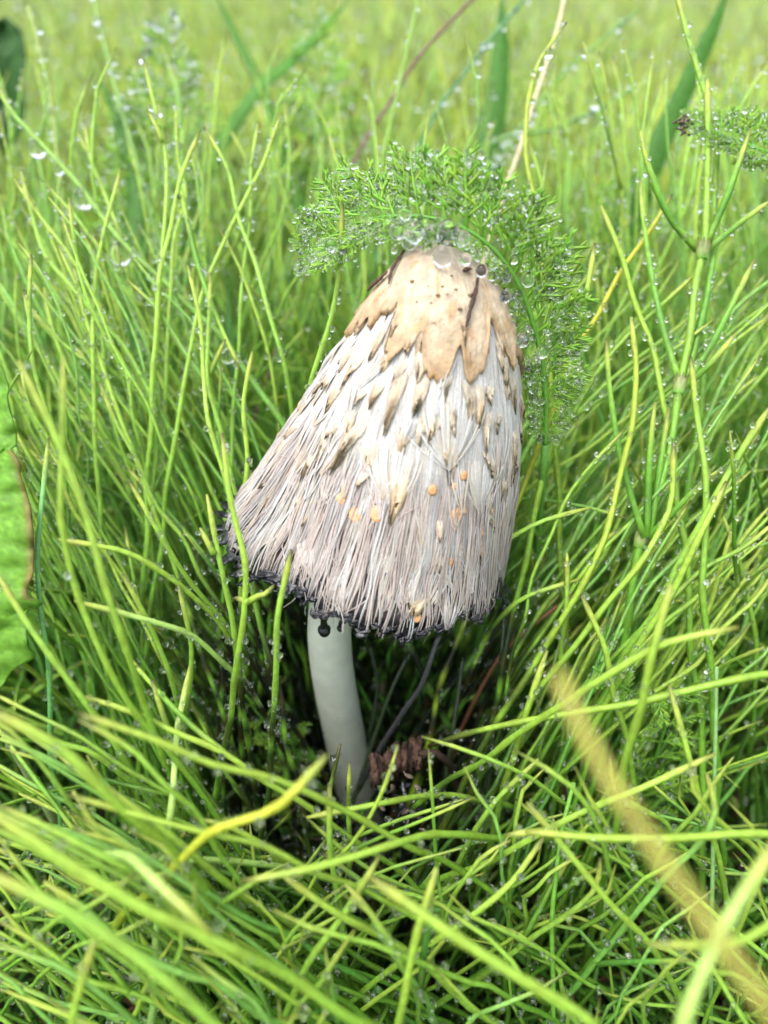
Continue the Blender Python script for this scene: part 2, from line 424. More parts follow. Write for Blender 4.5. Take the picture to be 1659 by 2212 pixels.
SC = [(940, 680, 60, 34, .9), (990, 720, 55, 30, .9), (850, 745, 60, 26, .8), (800, 760, 50, 24, .8), (885, 760, 45, 22, .9), (925, 765, 60, 30, .9), (1035, 740, 60, 30, .7), (1075, 760, 55, 26, .6),
      (830, 800, 50, 22, .9), (760, 830, 55, 22, .8), (715, 890, 60, 34, .9), (800, 870, 46, 20, 1.), (845, 905, 90, 30, .9), (915, 890, 60, 28, .7), (960, 860, 55, 30, .6), (1005, 900, 60, 30, .8), (1030, 905, 56, 28, .9), (1080, 790, 50, 26, .6),
      (690, 850, 40, 20, .8), (640, 885, 40, 20, .8), (680, 985, 46, 22, .9), (660, 1020, 44, 18, 1.), (755, 1010, 95, 30, .9), (745, 945, 60, 24, .6), (600, 975, 34, 16, .9), (855, 975, 40, 24, .9), (970, 1015, 110, 50, .8), (855, 1105, 90, 40, .9), (790, 1015, 50, 30, .4),
      (1080, 1075, 40, 22, 1.), (1115, 985, 50, 22, .7), (1105, 880, 60, 26, .7), (1095, 830, 60, 24, .5), (1045, 1140, 30, 30, .8), (935, 1235, 50, 36, .4), (680, 1110, 36, 40, .5), (640, 1095, 34, 26, .5), (700, 1250, 44, 30, .3), (900, 1320, 46, 54, .6), (760, 1300, 46, 20, .2), (1000, 1300, 60, 30, .4), (1060, 1240, 60, 34, .25), (580, 1090, 30, 24, .6), (625, 1180, 34, 22, .3), (560, 1150, 30, 20, .3),
      (720, 1150, 34, 18, .3), (800, 1180, 40, 18, .2), (840, 1230, 50, 22, .2), (735, 790, 44, 18, .6), (775, 720, 44, 20, .8), (1110, 1030, 50, 20, .5), (990, 640, 50, 26, .9), (905, 820, 50, 22, .5), (1005, 800, 55, 24, .5), (870, 840, 40, 18, .5), (960, 920, 50, 24, .4), (1060, 960, 60, 26, .3), (900, 960, 50, 22, .3)]
for x, y, ln, wd, tn in SC:
    if y > 1130 and tn < .4 and (x, y) not in ((935, 1235), (700, 1250)): continue
    s, t = cap_at(x, y)
    l = ln * px * random.uniform(1.25, 1.7)
    scale(max(s - l / ALEN, .08), t - random.gauss(0, .02), l, wd * px * random.uniform(.9, 1.2), random.uniform(.0001, .0009), tn, random.choice([0, .0003, .0006]), random.gauss(0, .05))
for i in range(28):              # small wisps between the larger scales
    t = random.uniform(R(0), R(185)); s = random.uniform(.26, .74)
    scale(s, t, random.uniform(.003, .0065), random.uniform(.0010, .0024), random.uniform(.0001, .0012), random.uniform(.3, .9), 0, random.gauss(0, .06))
for i in range(46):              # the far side of the cap, unseen from the front
    t = random.uniform(R(215), R(330)); s = random.uniform(.2, .8)
    scale(s, t, random.uniform(.004, .007), random.uniform(.002, .0035), random.uniform(.0008, .002), .8)

# crown skin with ragged tongues
mb = MB(); nu, nth = 30, 260
th1 = np.linspace(0, 2 * math.pi, nth, endpoint=False)
edge = .205 + .045 * np.sin(th1 * 4 + 2.2) + .035 * np.abs(np.sin(th1 * 7.5 + .4)) ** 2 + .03 * np.sin(th1 * 13 + 1) + .012 * np.sin(th1 * 29) + .008 * rng.normal(size=nth)
edge = edge + .04 * np.exp(-((th1 - R(62)) / .10) ** 2) + .05 * np.exp(-((th1 - R(112)) / .10) ** 2) + .045 * np.exp(-((th1 - R(20)) / .16) ** 2)
U, T_ = np.meshgrid(np.linspace(0, 1, nu), th1, indexing='ij')
Sx = 0.0004 + U ** 1.15 * edge[None]
of = .00085 * (1 - .1 * U) + .0006 * smooth(.8, 1, U) * (1 + np.sin(T_ * 17)) * .5 - .0011 * smooth(.97, 1, U) * (np.sin(T_ * 9) > 0) + .00012 * vnoise(T_ * 20, U * 9)
V = capP(Sx, T_, of)
c = mix(np.array([.47, .375, .26]), np.array([.40, .27, .15]), smooth(.55, 1.0, U + .15 * vnoise(T_ * 6, U * 3, 1))); c = mix(c, np.array([.48, .26, .11]), smooth(.35, .8, vnoise(T_ * 5, U * 4, 4)) * .7)
c = mix(c, np.array([.55, .48, .37]), smooth(.3, 0, U) * .5)
ii = np.arange(nu * nth).reshape(nu, nth); i2 = np.roll(ii, -1, 1)
mb.add(V, np.stack([ii[:-1], i2[:-1], i2[1:], ii[1:]], -1).reshape(-1, 4), None, c.reshape(-1, 3))
crown = mb.obj('crown_skin', M['skin'], cap, MO)
crown['label'] = 'smooth tan skin on top of the cap with ragged tongues'
sd = crown.modifiers.new('thick', 'SOLIDIFY'); sd.thickness = .0005; sd.offset = -1
# brown specks on the crown
for x, y in [(928, 622), (944, 639), (971, 600), (932, 660), (950, 626), (962, 640), (981, 632), (903, 655), (988, 668), (893, 612), (1012, 640), (862, 760), (1005, 700), (912, 690), (958, 700)]:
    s, t = cap_at(x + random.uniform(-3, 3), y); m2 = MB(); r = random.choice([.00013, .0002, .0003, .00045])
    v, ff = ICO2; q = capP(np.array([s]), np.array([t]), np.array([.00095]))[0]
    m2.add(q + v * r * np.array([1, 1, .5]), None, ff, BROWN * random.uniform(.5, 1))
    m2.obj('speck', M['dead'], cap, MO)
# orange blisters
for x, y, r in [(770, 1112, 13), (816, 1111, 14), (740, 1078, 10), (1000, 1030, 8), (985, 1108, 12), (1000, 1105, 9), (968, 1215, 9), (1050, 1190, 9), (1048, 1178, 7), (935, 1058, 9), (700, 1120, 8), (980, 1052, 6), (995, 1100, 8), (955, 1240, 6), (1040, 1150, 7), (1062, 1100, 7), (900, 1335, 9)]:
    s, t = cap_at(x, y); q, q2 = capP(np.array([s, s]), np.array([t, t]), np.array([.0004, .0014])); nn = norm(q2 - q)
    a = norm(np.cross(nn, [1, 0, 0])); b = np.cross(nn, a); v, ff = ICO2
    r = r * px * 1.25; m2 = MB(); groove = 1 - .35 * np.exp(-(v[:, 0] / .18) ** 2)
    m2.add(q + (v[:, :1] * a + v[:, 1:2] * b * .85 + v[:, 2:] * nn * .35 * groove[:, None]) * r, None, ff, np.array([.72, .36, .16]) * random.uniform(.8, 1.1))
    m2.obj('blister', M['skin'], cap, MO)['label'] = 'small orange blister on the cap'
# black curled margin: each lobe a flap of its own
def lobe(t, ln, wd, out, curl):
    nu, nv = 8, 5
    U, W = np.meshgrid(np.linspace(0, 1, nu), np.linspace(-1, 1, nv), indexing='ij')
    e = s_end(np.array(t)) - .012
    r = float(cap_r(np.array(.94), np.array(t)))
    base = capP(e + 0 * W + .004 * np.sin(W * 3), t + W * wd / r / 2 * (1 - .35 * U ** 2), 0 * W + .0002)
    rad = norm(CU * math.cos(t) + CV * math.sin(t)); dn = norm(AX + rad * .25)
    a = curl * U
    d = dn[None, None] * (np.sin(a) / max(curl, .1))[..., None] + rad[None, None] * ((1 - np.cos(a)) / max(curl, .1))[..., None] * out
    v = base + d * ln + rad * (.0004 * (1 - W ** 2))[..., None]
    v += rng.normal(size=v.shape) * .00028
    c = mix(np.array([.05, .046, .05]), INK, smooth(0, .35, U))
    m2 = MB(); ii = np.arange(nu * nv).reshape(nu, nv)
    m2.add(v, np.stack([ii[:-1, :-1], ii[:-1, 1:], ii[1:, 1:], ii[1:, :-1]], -1).reshape(-1, 4), None, c.reshape(-1, 3))
    o = m2.obj('ink_lobe', M['ink'], cap, MO)
    sd = o.modifiers.new('thick', 'SOLIDIFY'); sd.thickness = .00055; sd.offset = 0
    ss = o.modifiers.new('round', 'SUBSURF'); ss.levels = ss.render_levels = 1
t = R(-5)
while t < R(362):
    side = math.cos(t)
    left = max(0, -side)
    lobe(t, random.uniform(.0006, .0019) + left * random.uniform(.0012, .0032), random.uniform(.0010, .0030) + left * .0014, random.choice([1, .8, -.4, 1]) + left * .4, random.uniform(.4, 1.4) + left * 1.3)
    t += random.uniform(.035, .085)
rg = MB(); th1 = np.linspace(0, 2 * math.pi, 240)
pr = capP(s_end(th1) - .004, th1, -.0005 + 0 * th1)
tube(rg, pr, .0007 + .0003 * np.sin(th1 * 31) + .0002 * np.sin(th1 * 71), 6, INK, close=False)
rg.obj('ink_rim', M['ink'], cap, MO)['label'] = 'wet black dissolving edge of the cap'
# hanging ink drops
for x, y, r in [(698, 1352, .0013), (735, 1345, .0007), (512, 1215, .0008), (640, 1318, .0006), (830, 1362, .0006), (905, 1362, .0006)]:
    q = P(x, y, 0.153 if x > 600 else .17); dd = ((_gp.reshape(-1, 3) - q) ** 2).sum(1)
    rim_t = np.linspace(R(0), R(220), 400); rp = capP(s_end(rim_t) + .02, rim_t, 0 * rim_t); rx, ry, rd = project(rp)
    k = np.argmin((rx - x) ** 2 + ((ry - y) * .6) ** 2); b = rp[k]
    u = np.linspace(0, 1, 14); m2 = MB()
    prof = np.where(u < .55, .35 + .5 * u, 1.0) * np.sqrt(np.clip(1 - ((u - .68) / .33).clip(0, 1) ** 2, 0, 1))
    tube(m2, b[None] + np.array([0, 0, 1.0])[None] * (.0015 - u * r * 4.2)[:, None], r * prof + 1e-5, 12, INK)
    m2.obj('ink_drop', M['ink'], cap, MO)['label'] = 'black ink drop hanging from the cap edge'
# torn dark flap at the margin
s, t = .97, R(14)
for k, (dx, l, out) in enumerate([(0, .0055, 1.1), (.08, .004, .6), (-.08, .0035, 1.4)]):
    lobe(t + dx, l, .0022, out, 1.0)
# stipe
SB = MO; ST = P(712, 1340, 0.176)
path = spline([SB + np.array([.002, 0, -.006]), SB + np.array([.001, 0.001, .02]), mix(SB, ST, np.array(.55)), ST, mix(ST, APEX, np.array(.4)) , mix(ST, APEX, np.array(.86))], 60)
z = np.linspace(0, 1, 60)
m2 = MB()
sc = mix(np.array([.50, .52, .42]), np.array([.62, .64, .55]), smooth(0, .6, z)); sc = sc * (1 + .04 * np.sin(z * 90))[:, None]
tube(m2, path, np.interp(z, [0, .05, .2, .4, .6, 1], [.0078, .0074, .0062, .0056, .0052, .0044]), 40, sc)
st_ = m2.obj('stipe', M['stipe'], mush, MO)
for k in range(16):              # small stains on the stipe
    u = random.uniform(.08, .5); q = path[int(u * 59)]; a = random.uniform(R(200), R(340)); r = np.interp(u, [0, .2, .4, .6], [.0074, .0062, .0056, .0052])
    m3 = MB(); v, ff = ICO1; m3.add(q + np.array([math.cos(a), math.sin(a), 0]) * r + v * random.uniform(.00015, .00035), None, ff, (.08, .09, .05)); m3.obj('speck', M['dead'], st_, MO)

# ------------------------------------------------------------------ horsetail
GB = np.array([.034, .115, .011]); GM = np.array([.162, .40, .038]); GT = np.array([.32, .55, .07]); YT = np.array([.46, .54, .09]); BT = np.array([.035, .018, .010])  # GB: darker green stem feet, deepened further to paint shade low down
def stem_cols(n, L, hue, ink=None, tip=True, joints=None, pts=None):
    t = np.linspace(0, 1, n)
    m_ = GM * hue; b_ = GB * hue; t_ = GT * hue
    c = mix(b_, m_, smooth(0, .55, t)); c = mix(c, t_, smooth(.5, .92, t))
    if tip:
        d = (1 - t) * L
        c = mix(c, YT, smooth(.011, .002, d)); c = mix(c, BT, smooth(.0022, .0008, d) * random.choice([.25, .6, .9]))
    if ink is not None: c = mix(c, INK, ink)  # ink stain, plus the hollow's shade painted in the same black
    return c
def hue():
    k = random.random()
    if k < .25: return np.array([.85, .98, 1.5]) * random.uniform(.8, 1.1)
    if k < .45: return np.array([1.25, 1.06, 1.0]) * random.uniform(.85, 1.1)
    return np.array([1, 1, 1.]) * random.uniform(.75, 1.15)
def kinky(base, d, L, droop, wander, seg=.012):
    """jointed path from the base; returns points per joint"""
    p = [np.array(base, float)]; d = norm(d); k = max(3, int(L / seg)); h = L / k
    bend = rng.normal(size=3) * wander * .35
    for i in range(k):
        d = norm(d + rng.normal(size=3) * wander + bend + np.array([0, 0, -droop * (i / k)]))
        p.append(p[-1] + d * h)
    return np.array(p)
def dew_pos(p, rad, k, rmin=.00024, rmax=.00085):
    """k beads standing on a stem"""
    T, N, B = frames(p)
    i = rng.integers(1, len(p) - 1, k); fr = rng.random(k)[:, None]
    q = p[i] * (1 - fr) + p[np.minimum(i + 1, len(p) - 1)] * fr
    a = rng.random(k) * 2 * math.pi
    r = rmin + (rmax - rmin) * rng.random(k) ** 2.5
    nd = N[i] * np.cos(a)[:, None] + B[i] * np.sin(a)[:, None]
    rr = np.broadcast_to(np.asarray(rad, float), (len(p),))[i]
    return q + nd * (rr + r * .6)[:, None], r
def ink_and_shade(p):
    """ink splashes and painted shade on a plant that stands under the cap"""
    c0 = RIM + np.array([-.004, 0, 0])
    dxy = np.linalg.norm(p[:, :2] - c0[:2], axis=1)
    f_ = smooth(.062, .034, dxy) * smooth(.135, .118, p[:, 2]) * smooth(-.005, .03, p[:, 2])  # the blackening also paints the shade of the hollow beneath the cap
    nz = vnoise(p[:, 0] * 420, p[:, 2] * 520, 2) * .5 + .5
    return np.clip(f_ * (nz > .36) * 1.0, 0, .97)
def build_shoot(name, pts, r0, label, group, branches=(), hu=None, dens=1.0, big=(), ink=True, tipc=True, whorls=(), cat='horsetail'):
    """pts run from base to tip; branches are further paths that leave the stem"""
    hu = hue() if hu is None else hu
    L = plen(pts); n = max(8, int(L / .0035)); p = resample(pts, n) if len(pts) > n else spline(pts, n)
    base = p[0].copy(); t = np.linspace(0, 1, n)
    jt = (np.arange(n) * L / (n - 1)) % .0135 < L / (n - 1)
    rad = r0 * (1 - .34 * t ** 1.5) * (1 + .18 * jt); rad[-1] *= .5
    c = stem_cols(n, L, hu, ink_and_shade(p) if ink else None, tipc); c[jt] = c[jt] * .8 + np.array([.03, .02, .0])
    mb = MB(); tube(mb, p, rad, 8, c, ridge=.2)
    o = mb.obj(name, M['stem'], None, base); tag(o, label, cat, group)
    dm = MB(); nb = 0
    def wet(p_, rad_, L_):
        k = int(L_ / .0021 * dens)
        if k > 0:
            q, r = dew_pos(p_, rad_, k); beads(dm, q, r, ICO1); return k
        return 0
    nb += wet(p, rad, L)
    for bp in branches:
        L2 = plen(bp); n2 = max(6, int(L2 / .0038)); b2 = resample(bp, n2) if len(bp) > n2 else spline(bp, n2)
        j2 = (np.arange(n2) * L2 / (n2 - 1)) % .0135 < L2 / (n2 - 1)
        rd2 = r0 * .82 * (1 - .4 * np.linspace(0, 1, n2) ** 1.5) * (1 + .15 * j2); rd2[-1] *= .5
        c2 = stem_cols(n2, L2, hu, ink_and_shade(b2) if ink else None); c2 = mix(c2, stem_cols(n2, L2, hu), np.array(.3)); k0 = np.argmin(((p - b2[0]) ** 2).sum(1))
        w_ = smooth(.35, 0, np.linspace(0, 1, n2)); c2 = mix(c2, np.repeat(c[k0:k0 + 1], n2, 0), w_)
        m2 = MB(); tube(m2, b2, rd2, 8, c2, ridge=.2); m2.obj('side_branch', M['stem'], o, base)
        nb += wet(b2, rd2, L2)
    for wp, wd in whorls:        # toothed sheath round a node
        m2 = MB(); wd = norm(wd); a = norm(np.cross(wd, [.3, .9, .1])); b = np.cross(wd, a); k = 16
        an = np.arange(k) * 2 * math.pi / k
        ring = lambda h, r_: wp + wd * h + (np.cos(an)[:, None] * a + np.sin(an)[:, None] * b) * np.asarray(r_)[..., None] if np.ndim(r_) else wp + wd * h + (np.cos(an)[:, None] * a + np.sin(an)[:, None] * b) * r_
        v = np.concatenate([ring(-.0015, r0 * 1.02), ring(0, r0 * 1.35), ring(.0018, np.where(np.arange(k) % 2 == 0, r0 * 1.75, r0 * 1.45))]); v[2 * k:][np.arange(k) % 2 == 0] += wd * .0016
        q = np.concatenate([np.stack([i * k + np.arange(k), i * k + (np.arange(k) + 1) % k, (i + 1) * k + (np.arange(k) + 1) % k, (i + 1) * k + np.arange(k)], -1) for i in range(2)])
        cc = np.concatenate([np.repeat((GM * hu)[None], k, 0), np.repeat(np.array([[.30, .38, .12]]), k, 0), np.where((np.arange(k) % 2 == 0)[:, None], BT[None] * 2.2, np.array([[.35, .38, .14]]))])
        m2.add(v, q, None, cc); m2.obj('sheath', M['stem'], o, base)
    if nb: tag(dm.obj('dew', M['water'], o, base), kind='stuff')
    for u, r in big:
        i = min(n - 2, max(1, int(u * (n - 1)))); drop(p[i] + np.array([random.uniform(-.4, .4) * r, -.5 * r, -(rad[i] + r * .75)]), r, o, base)
    return o
def ground_path(pts):
    """extend a traced path (tip first) down to the soil, return base first"""
    pts = np.asarray(pts, float)
    d = norm(pts[-1] - pts[-2]); e = pts[-1]; z = max(e[2], .004)
    d = norm(d + np.array([0, 0, -.25]))
    hor = np.array([d[0], d[1], 0]); t = np.array([.2, .4, .6, .8, 1.0])[:, None]
    for f_ in (1.0, .6, .3, .1, -.2, -.5):          # keep clear of the mushroom stem
        g_ = e + hor * (.012 + .75 * z) * f_; g_[2] = -.004
        p1 = e + d * min(.03, .6 * z) * max(f_, .15); p2 = g_ + np.array([0, 0, z * .55]) - hor * .15 * z * f_
        add = (1 - t) ** 3 * e + 3 * (1 - t) ** 2 * t * p1 + 3 * (1 - t) * t ** 2 * p2 + t ** 3 * g_
        k = np.linspace(0, 1, 30); fine = np.stack([np.interp(k, np.r_[0, t[:, 0]], np.r_[e[i], add[:, i]]) for i in range(3)], 1)
        ax = np.stack([np.interp(fine[:, 2], path[:, 2], path[:, i]) for i in (0, 1)], 1)
        if np.linalg.norm(fine[:, :2] - ax, axis=1).min() > .0095: break
    return np.concatenate([pts, add])[::-1]

HERO = []
def hero(label, pts, r=.00075, forks=(), big=(), hu=None, dens=1.2, whorl=(), tipc=True, group=None):
    """pts: (x, y, depth) tip first"""
    w_ = ground_path(PP(pts)); sp = spline(w_, max(24, int(plen(w_) / .003)))
    kn = resample(sp, max(4, int(plen(sp) / .0115))); kn[1:-1] += rng.normal(size=(len(kn) - 2, 3)) * .00062
    q_ = resample(kn, len(sp)); q_[1:-1] = (q_[:-2] + 2 * q_[1:-1] + q_[2:]) / 4; sp = q_
    br = [PP(f_[::-1]) for f_ in forks]
    wh = []
    for q in whorl:
        q = P(*q); k = np.argmin(((sp - q) ** 2).sum(1)); wh.append((sp[k], sp[min(k + 3, len(sp) - 1)] - sp[k]))
    HERO.append((label, sp, r, br, big, hu, dens, wh, tipc, group))
LG = np.array([1, 1, 1.]); YG = np.array([1.18, 1.06, 1.0]); DG = np.array([.75, .8, .9]); PG = np.array([1.6, 1.35, 2.6]); BG_ = np.array([.8, 1.05, 2.6])
# far left and behind
hero('long dark horsetail stem slanting past the other shoots, strung with large clear drops', [(-10, 180, .215), (50, 270, .21), (155, 375, .205), (230, 475, .2), (310, 560, .198), (400, 650, .195), (490, 740, .19)], .0011, (), [(.93, .0022), (.86, .0027), (.80, .0027), (.76, .0012), (.70, .0018), (.66, .0022), (.90, .0013)], DG)
hero('tall horsetail shoot with black tip and one short side twig near its top', [(310, 128, .19), (330, 180, .19), (350, 270, .19), (356, 400, .19), (350, 560, .187), (340, 720, .185)], .0008, [[(320, 240, .189), (335, 268, .189), (352, 305, .19)]], [(.97, .0007)], YG)
hero('horsetail shoot bent sharply at one joint under a dark pointed tip', [(262, 362, .188), (245, 420, .188), (230, 475, .187), (208, 535, .186), (203, 620, .185), (200, 720, .183)], .0008, (), (), YG)
hero('forked horsetail shoot whose straight arm crosses a second arm high up', [(432, 282, .185), (412, 340, .185), (390, 410, .185), (370, 480, .184), (350, 560, .184), (335, 700, .182)], .0009, [[(390, 415, .185), (408, 490, .184), (430, 580, .183), (470, 690, .18), (520, 800, .178)][::-1]], (), YG)
hero('horsetail shoot with a clear drop beaded on its tip', [(442, 276, .187), (465, 320, .187), (490, 360, .187), (510, 430, .186), (540, 520, .185), (575, 640, .183), (610, 760, .18)], .0008, (), [(.985, .0007), (.9, .0008)], LG)
hero('horsetail shoot leaning across two others, pale joints', [(608, 243, .189), (585, 300, .189), (560, 360, .189), (530, 430, .188), (505, 480, .187), (450, 595, .185), (425, 690, .183)], .0008, (), [(.9, .0007), (.8, .0006)], YG)
hero('upright thin horsetail shoot with brown tip between two leaning ones', [(557, 268, .195), (552, 330, .195), (545, 420, .194), (535, 520, .193), (520, 640, .19)], .0007, (), (), LG)
hero('short yellow-tipped horsetail shoot rising straight beside a dark diagonal stem', [(405, 573, .172), (413, 620, .172), (425, 690, .172), (435, 790, .172), (455, 880, .171), (480, 980, .17)], .0008, (), [(.97, .0005)], YG)
hero('small yellow horsetail tip with two kinks', [(160, 580, .186), (165, 625, .186), (178, 680, .185), (205, 750, .183)], .0008, (), (), YG)
hero('horsetail shoot with dark bent tip sweeping down to the tangle', [(45, 372, .2), (58, 420, .2), (75, 490, .198), (105, 560, .197), (160, 630, .195), (240, 720, .19), (300, 800, .186)], .0009, (), (), LG)
hero('yellow-tipped horsetail shoot standing in front of the feathery yarrow leaf', [(740, 440, .150), (739, 500, .152), (732, 570, .155), (718, 650, .158), (700, 730, .161)], .0008, (), (), LG)
hero('pale horsetail tip in a group of three close upright tips', [(380, 228, .2), (392, 290, .2), (390, 360, .2), (392, 430, .198), (380, 520, .195)], .0008, (), (), YG)
hero('slim horsetail shoot ending in two tiny tips', [(182, 262, .215), (200, 330, .215), (225, 400, .213), (245, 470, .21), (270, 560, .205)], .0008, [[(168, 285, .215), (185, 320, .215), (205, 345, .215)]], (), YG)
# around the cap, left
hero('blurred yellow-ended horsetail shoot standing upright before the dandelion leaf', [(137, 772, .115), (140, 850, .116), (134, 980, .118), (135, 1100, .12), (145, 1240, .123), (175, 1340, .126), (240, 1430, .13)], .00078, (), (), YG * .95, .5)
hero('blurred orange-ended horsetail shoot crossing an upright one before the dandelion leaf', [(40, 780, .112), (90, 850, .113), (120, 930, .114), (160, 1040, .116), (205, 1160, .118), (235, 1270, .12), (255, 1370, .123), (285, 1450, .128)], .00085, (), (), YG * .95, .5)
hero('kinked horsetail shoot with yellow tip arching towards the inky cap edge', [(280, 1040, .148), (312, 1075, .149), (330, 1120, .15), (345, 1150, .151), (372, 1200, .153), (410, 1255, .157), (460, 1310, .162)], .0008, (), (), LG)
hero('long horsetail shoot standing across the curled inky margin, with a small green spur', [(480, 935, .141), (485, 990, .141), (495, 1070, .142), (510, 1160, .143), (530, 1220, .144), (537, 1290, .146), (532, 1370, .149), (515, 1440, .153), (500, 1520, .158)], .00085, [[(592, 1264, .1435), (575, 1282, .144), (560, 1286, .1445), (540, 1298, .146)], [(505, 1292, .148), (520, 1294, .147), (537, 1300, .146)]], (), YG)
hero('short straight horsetail tip standing against the cap, its foot blackened by ink', [(630, 1187, .1395), (622, 1225, .14), (610, 1290, .141), (600, 1350, .143), (594, 1430, .147), (588, 1510, .153)], .00085, (), (), LG)
hero('horsetail shoot with stubby yellow end beside the curled black margin', [(447, 1068, .15), (445, 1105, .15), (458, 1160, .151), (475, 1220, .152), (492, 1280, .154), (505, 1350, .157), (515, 1430, .162)], .0009, [[(432, 1140, .15), (445, 1165, .15), (462, 1195, .151)]], (), LG)
hero('upright horsetail shoot close beside the cap flank', [(545, 760, .172), (546, 820, .172), (535, 900, .172), (530, 970, .172), (527, 1060, .174)], .0008, (), (), YG)
hero('slender horsetail shoot with a side twig, leaning over dark thicket', [(455, 590, .178), (445, 700, .178), (450, 800, .178), (475, 900, .178), (495, 1000, .178)], .0008, [[(487, 733, .176), (470, 770, .177), (452, 812, .178)]], (), LG)
hero('horsetail stem lying almost level from a pale end past two upright stems', [(125, 1165, .14), (170, 1160, .14), (215, 1168, .141), (280, 1200, .143), (350, 1240, .147), (420, 1275, .152)], .00075, (), (), YG)
hero('level horsetail stem beneath another, pale broken end', [(160, 1298, .138), (220, 1312, .139), (300, 1340, .142), (380, 1365, .147), (450, 1380, .153)], .00075, (), (), PG)
hero('grey-green horsetail stem bowed at the top beside the dandelion leaf', [(105, 945, .152), (85, 985, .152), (78, 1060, .152), (80, 1160, .152), (82, 1260, .153), (90, 1380, .156), (100, 1480, .16)], .0008, (), (), BG_)
hero('horsetail shoot with pale tip curving down by a fallen twig', [(265, 1240, .143), (285, 1275, .144), (320, 1330, .147), (345, 1400, .15), (370, 1480, .155)], .0008, (), (), LG)
hero('horsetail shoot smudged with ink beside the stem hollow', [(385, 1265, .149), (405, 1320, .15), (416, 1370, .152), (412, 1430, .155), (400, 1520, .16)], .0008, (), (), LG)
# right
hero('tall whorled horsetail with three nodes and many upright arms', [(1528, 172, .175), (1530, 260, .176), (1536, 360, .177), (1530, 460, .178), (1512, 548, .178), (1500, 640, .177), (1487, 750, .175), (1474, 838, .173), (1450, 960, .171), (1425, 1080, .17), (1398, 1165, .17), (1370, 1290, .172), (1340, 1420, .176)], .0011,
     [[(1383, 283, .172), (1395, 340, .173), (1415, 400, .174), (1450, 475, .176), (1508, 540, .178)], [(1622, 278, .172), (1600, 340, .173), (1580, 400, .174), (1555, 460, .176), (1518, 543, .178)], [(1680, 425, .17), (1620, 465, .173), (1570, 505, .176), (1520, 546, .178)],
      [(1383, 390, .178), (1390, 470, .178), (1405, 580, .178), (1435, 720, .175), (1470, 830, .173)], [(1560, 410, .18), (1545, 520, .18), (1525, 650, .178), (1480, 832, .174)], [(1630, 560, .17), (1590, 640, .171), (1540, 740, .172), (1480, 833, .173)], [(1590, 720, .166), (1540, 780, .169), (1480, 836, .173)],
      [(1310, 730, .17), (1316, 830, .17), (1335, 960, .17), (1360, 1060, .17), (1392, 1160, .17)], [(1415, 870, .166), (1405, 960, .167), (1400, 1060, .169), (1398, 1160, .17)], [(1445, 880, .17), (1430, 980, .17), (1405, 1155, .17)], [(1560, 1010, .162), (1500, 1060, .165), (1440, 1120, .168), (1402, 1160, .17)]], [(.62, .0016)], LG, 1.2, [(1512, 548, .178), (1474, 838, .173), (1398, 1165, .17)])
hero('horsetail shoot reaching out of the top of the tallest whorl', [(1460, -20, .18), (1475, 40, .18), (1495, 100, .18), (1520, 210, .18), (1540, 300, .181), (1550, 420, .182), (1540, 560, .182)], .0009, (), (), LG)
hero('arched horsetail shoot with long black pointed tip holding two clear drops', [(1224, 48, .19), (1205, 75, .19), (1180, 105, .19), (1158, 150, .19), (1138, 230, .19), (1131, 310, .19), (1140, 380, .19), (1158, 470, .189), (1170, 560, .187)], .00085, (), [(.985, .0013), (.97, .0012)], np.array([1.3, .95, .8]))
hero('horsetail shoot with yellow tip leaning away from the yarrow leaf', [(1298, 445, .178), (1325, 500, .178), (1345, 570, .178), (1372, 650, .178), (1405, 740, .177), (1425, 820, .175)], .0009, (), (), YG)
hero('brown-tipped horsetail shoot crossing other stems at a low slant', [(1452, 420, .184), (1425, 460, .184), (1385, 520, .183), (1330, 610, .182), (1270, 720, .18), (1230, 800, .178)], .0008, (), (), np.array([1.8, 1.05, .8]))
hero('dark-pointed horsetail shoot bending above the yarrow fringe', [(1285, 525, .172), (1282, 580, .172), (1262, 650, .172), (1235, 720, .172), (1215, 810, .172)], .0009, (), (), YG)
hero('long horsetail stem with a black stripe and tan upper joints', [(1363, 685, .168), (1370, 730, .168), (1368, 830, .168), (1360, 940, .167), (1342, 1045, .166), (1305, 1160, .165), (1255, 1265, .165), (1200, 1360, .166), (1130, 1470, .168)], .0009, (), (), np.array([1.3, 1.0, .8]))
hero('smooth yellow-green horsetail stem curving like a bow', [(1455, 957, .158), (1454, 1030, .158), (1440, 1095, .158), (1405, 1165, .159), (1350, 1240, .161), (1290, 1310, .163), (1230, 1390, .166)], .0009, (), (), YG)
hero('straight horsetail stem with evenly beaded joints', [(1492, 770, .158), (1505, 860, .158), (1518, 960, .158), (1526, 1060, .158), (1524, 1180, .159), (1518, 1320, .162), (1530, 1420, .166)], .0009, (), (), LG)
hero('horsetail stem leaning out with forked dark end', [(1670, 870, .15), (1620, 930, .152), (1570, 1020, .154), (1520, 1120, .156), (1460, 1220, .159), (1400, 1320, .163)], .001, (), (), LG)
hero('yellow-ended horsetail stem crossing a bluish grass stalk', [(1570, 1040, .148), (1545, 1075, .148), (1510, 1170, .15), (1480, 1240, .152), (1430, 1330, .156), (1370, 1420, .162)], .001, (), (), YG)
hero('horsetail stem lying towards the torn cap margin, blunt tan end', [(1275, 1097, .168), (1200, 1120, .167), (1130, 1145, .166), (1080, 1170, .168), (1020, 1210, .175)], .0008, (), (), LG)
hero('short horsetail tip pointing out of the shade by the torn margin', [(1250, 1252, .168), (1200, 1258, .167), (1150, 1275, .168), (1090, 1310, .172)], .0008, (), (), LG)
hero('straight horsetail tip with small brown point in deep shade', [(1225, 1195, .165), (1228, 1230, .165), (1232, 1290, .166), (1225, 1380, .17)], .0008, (), (), LG)
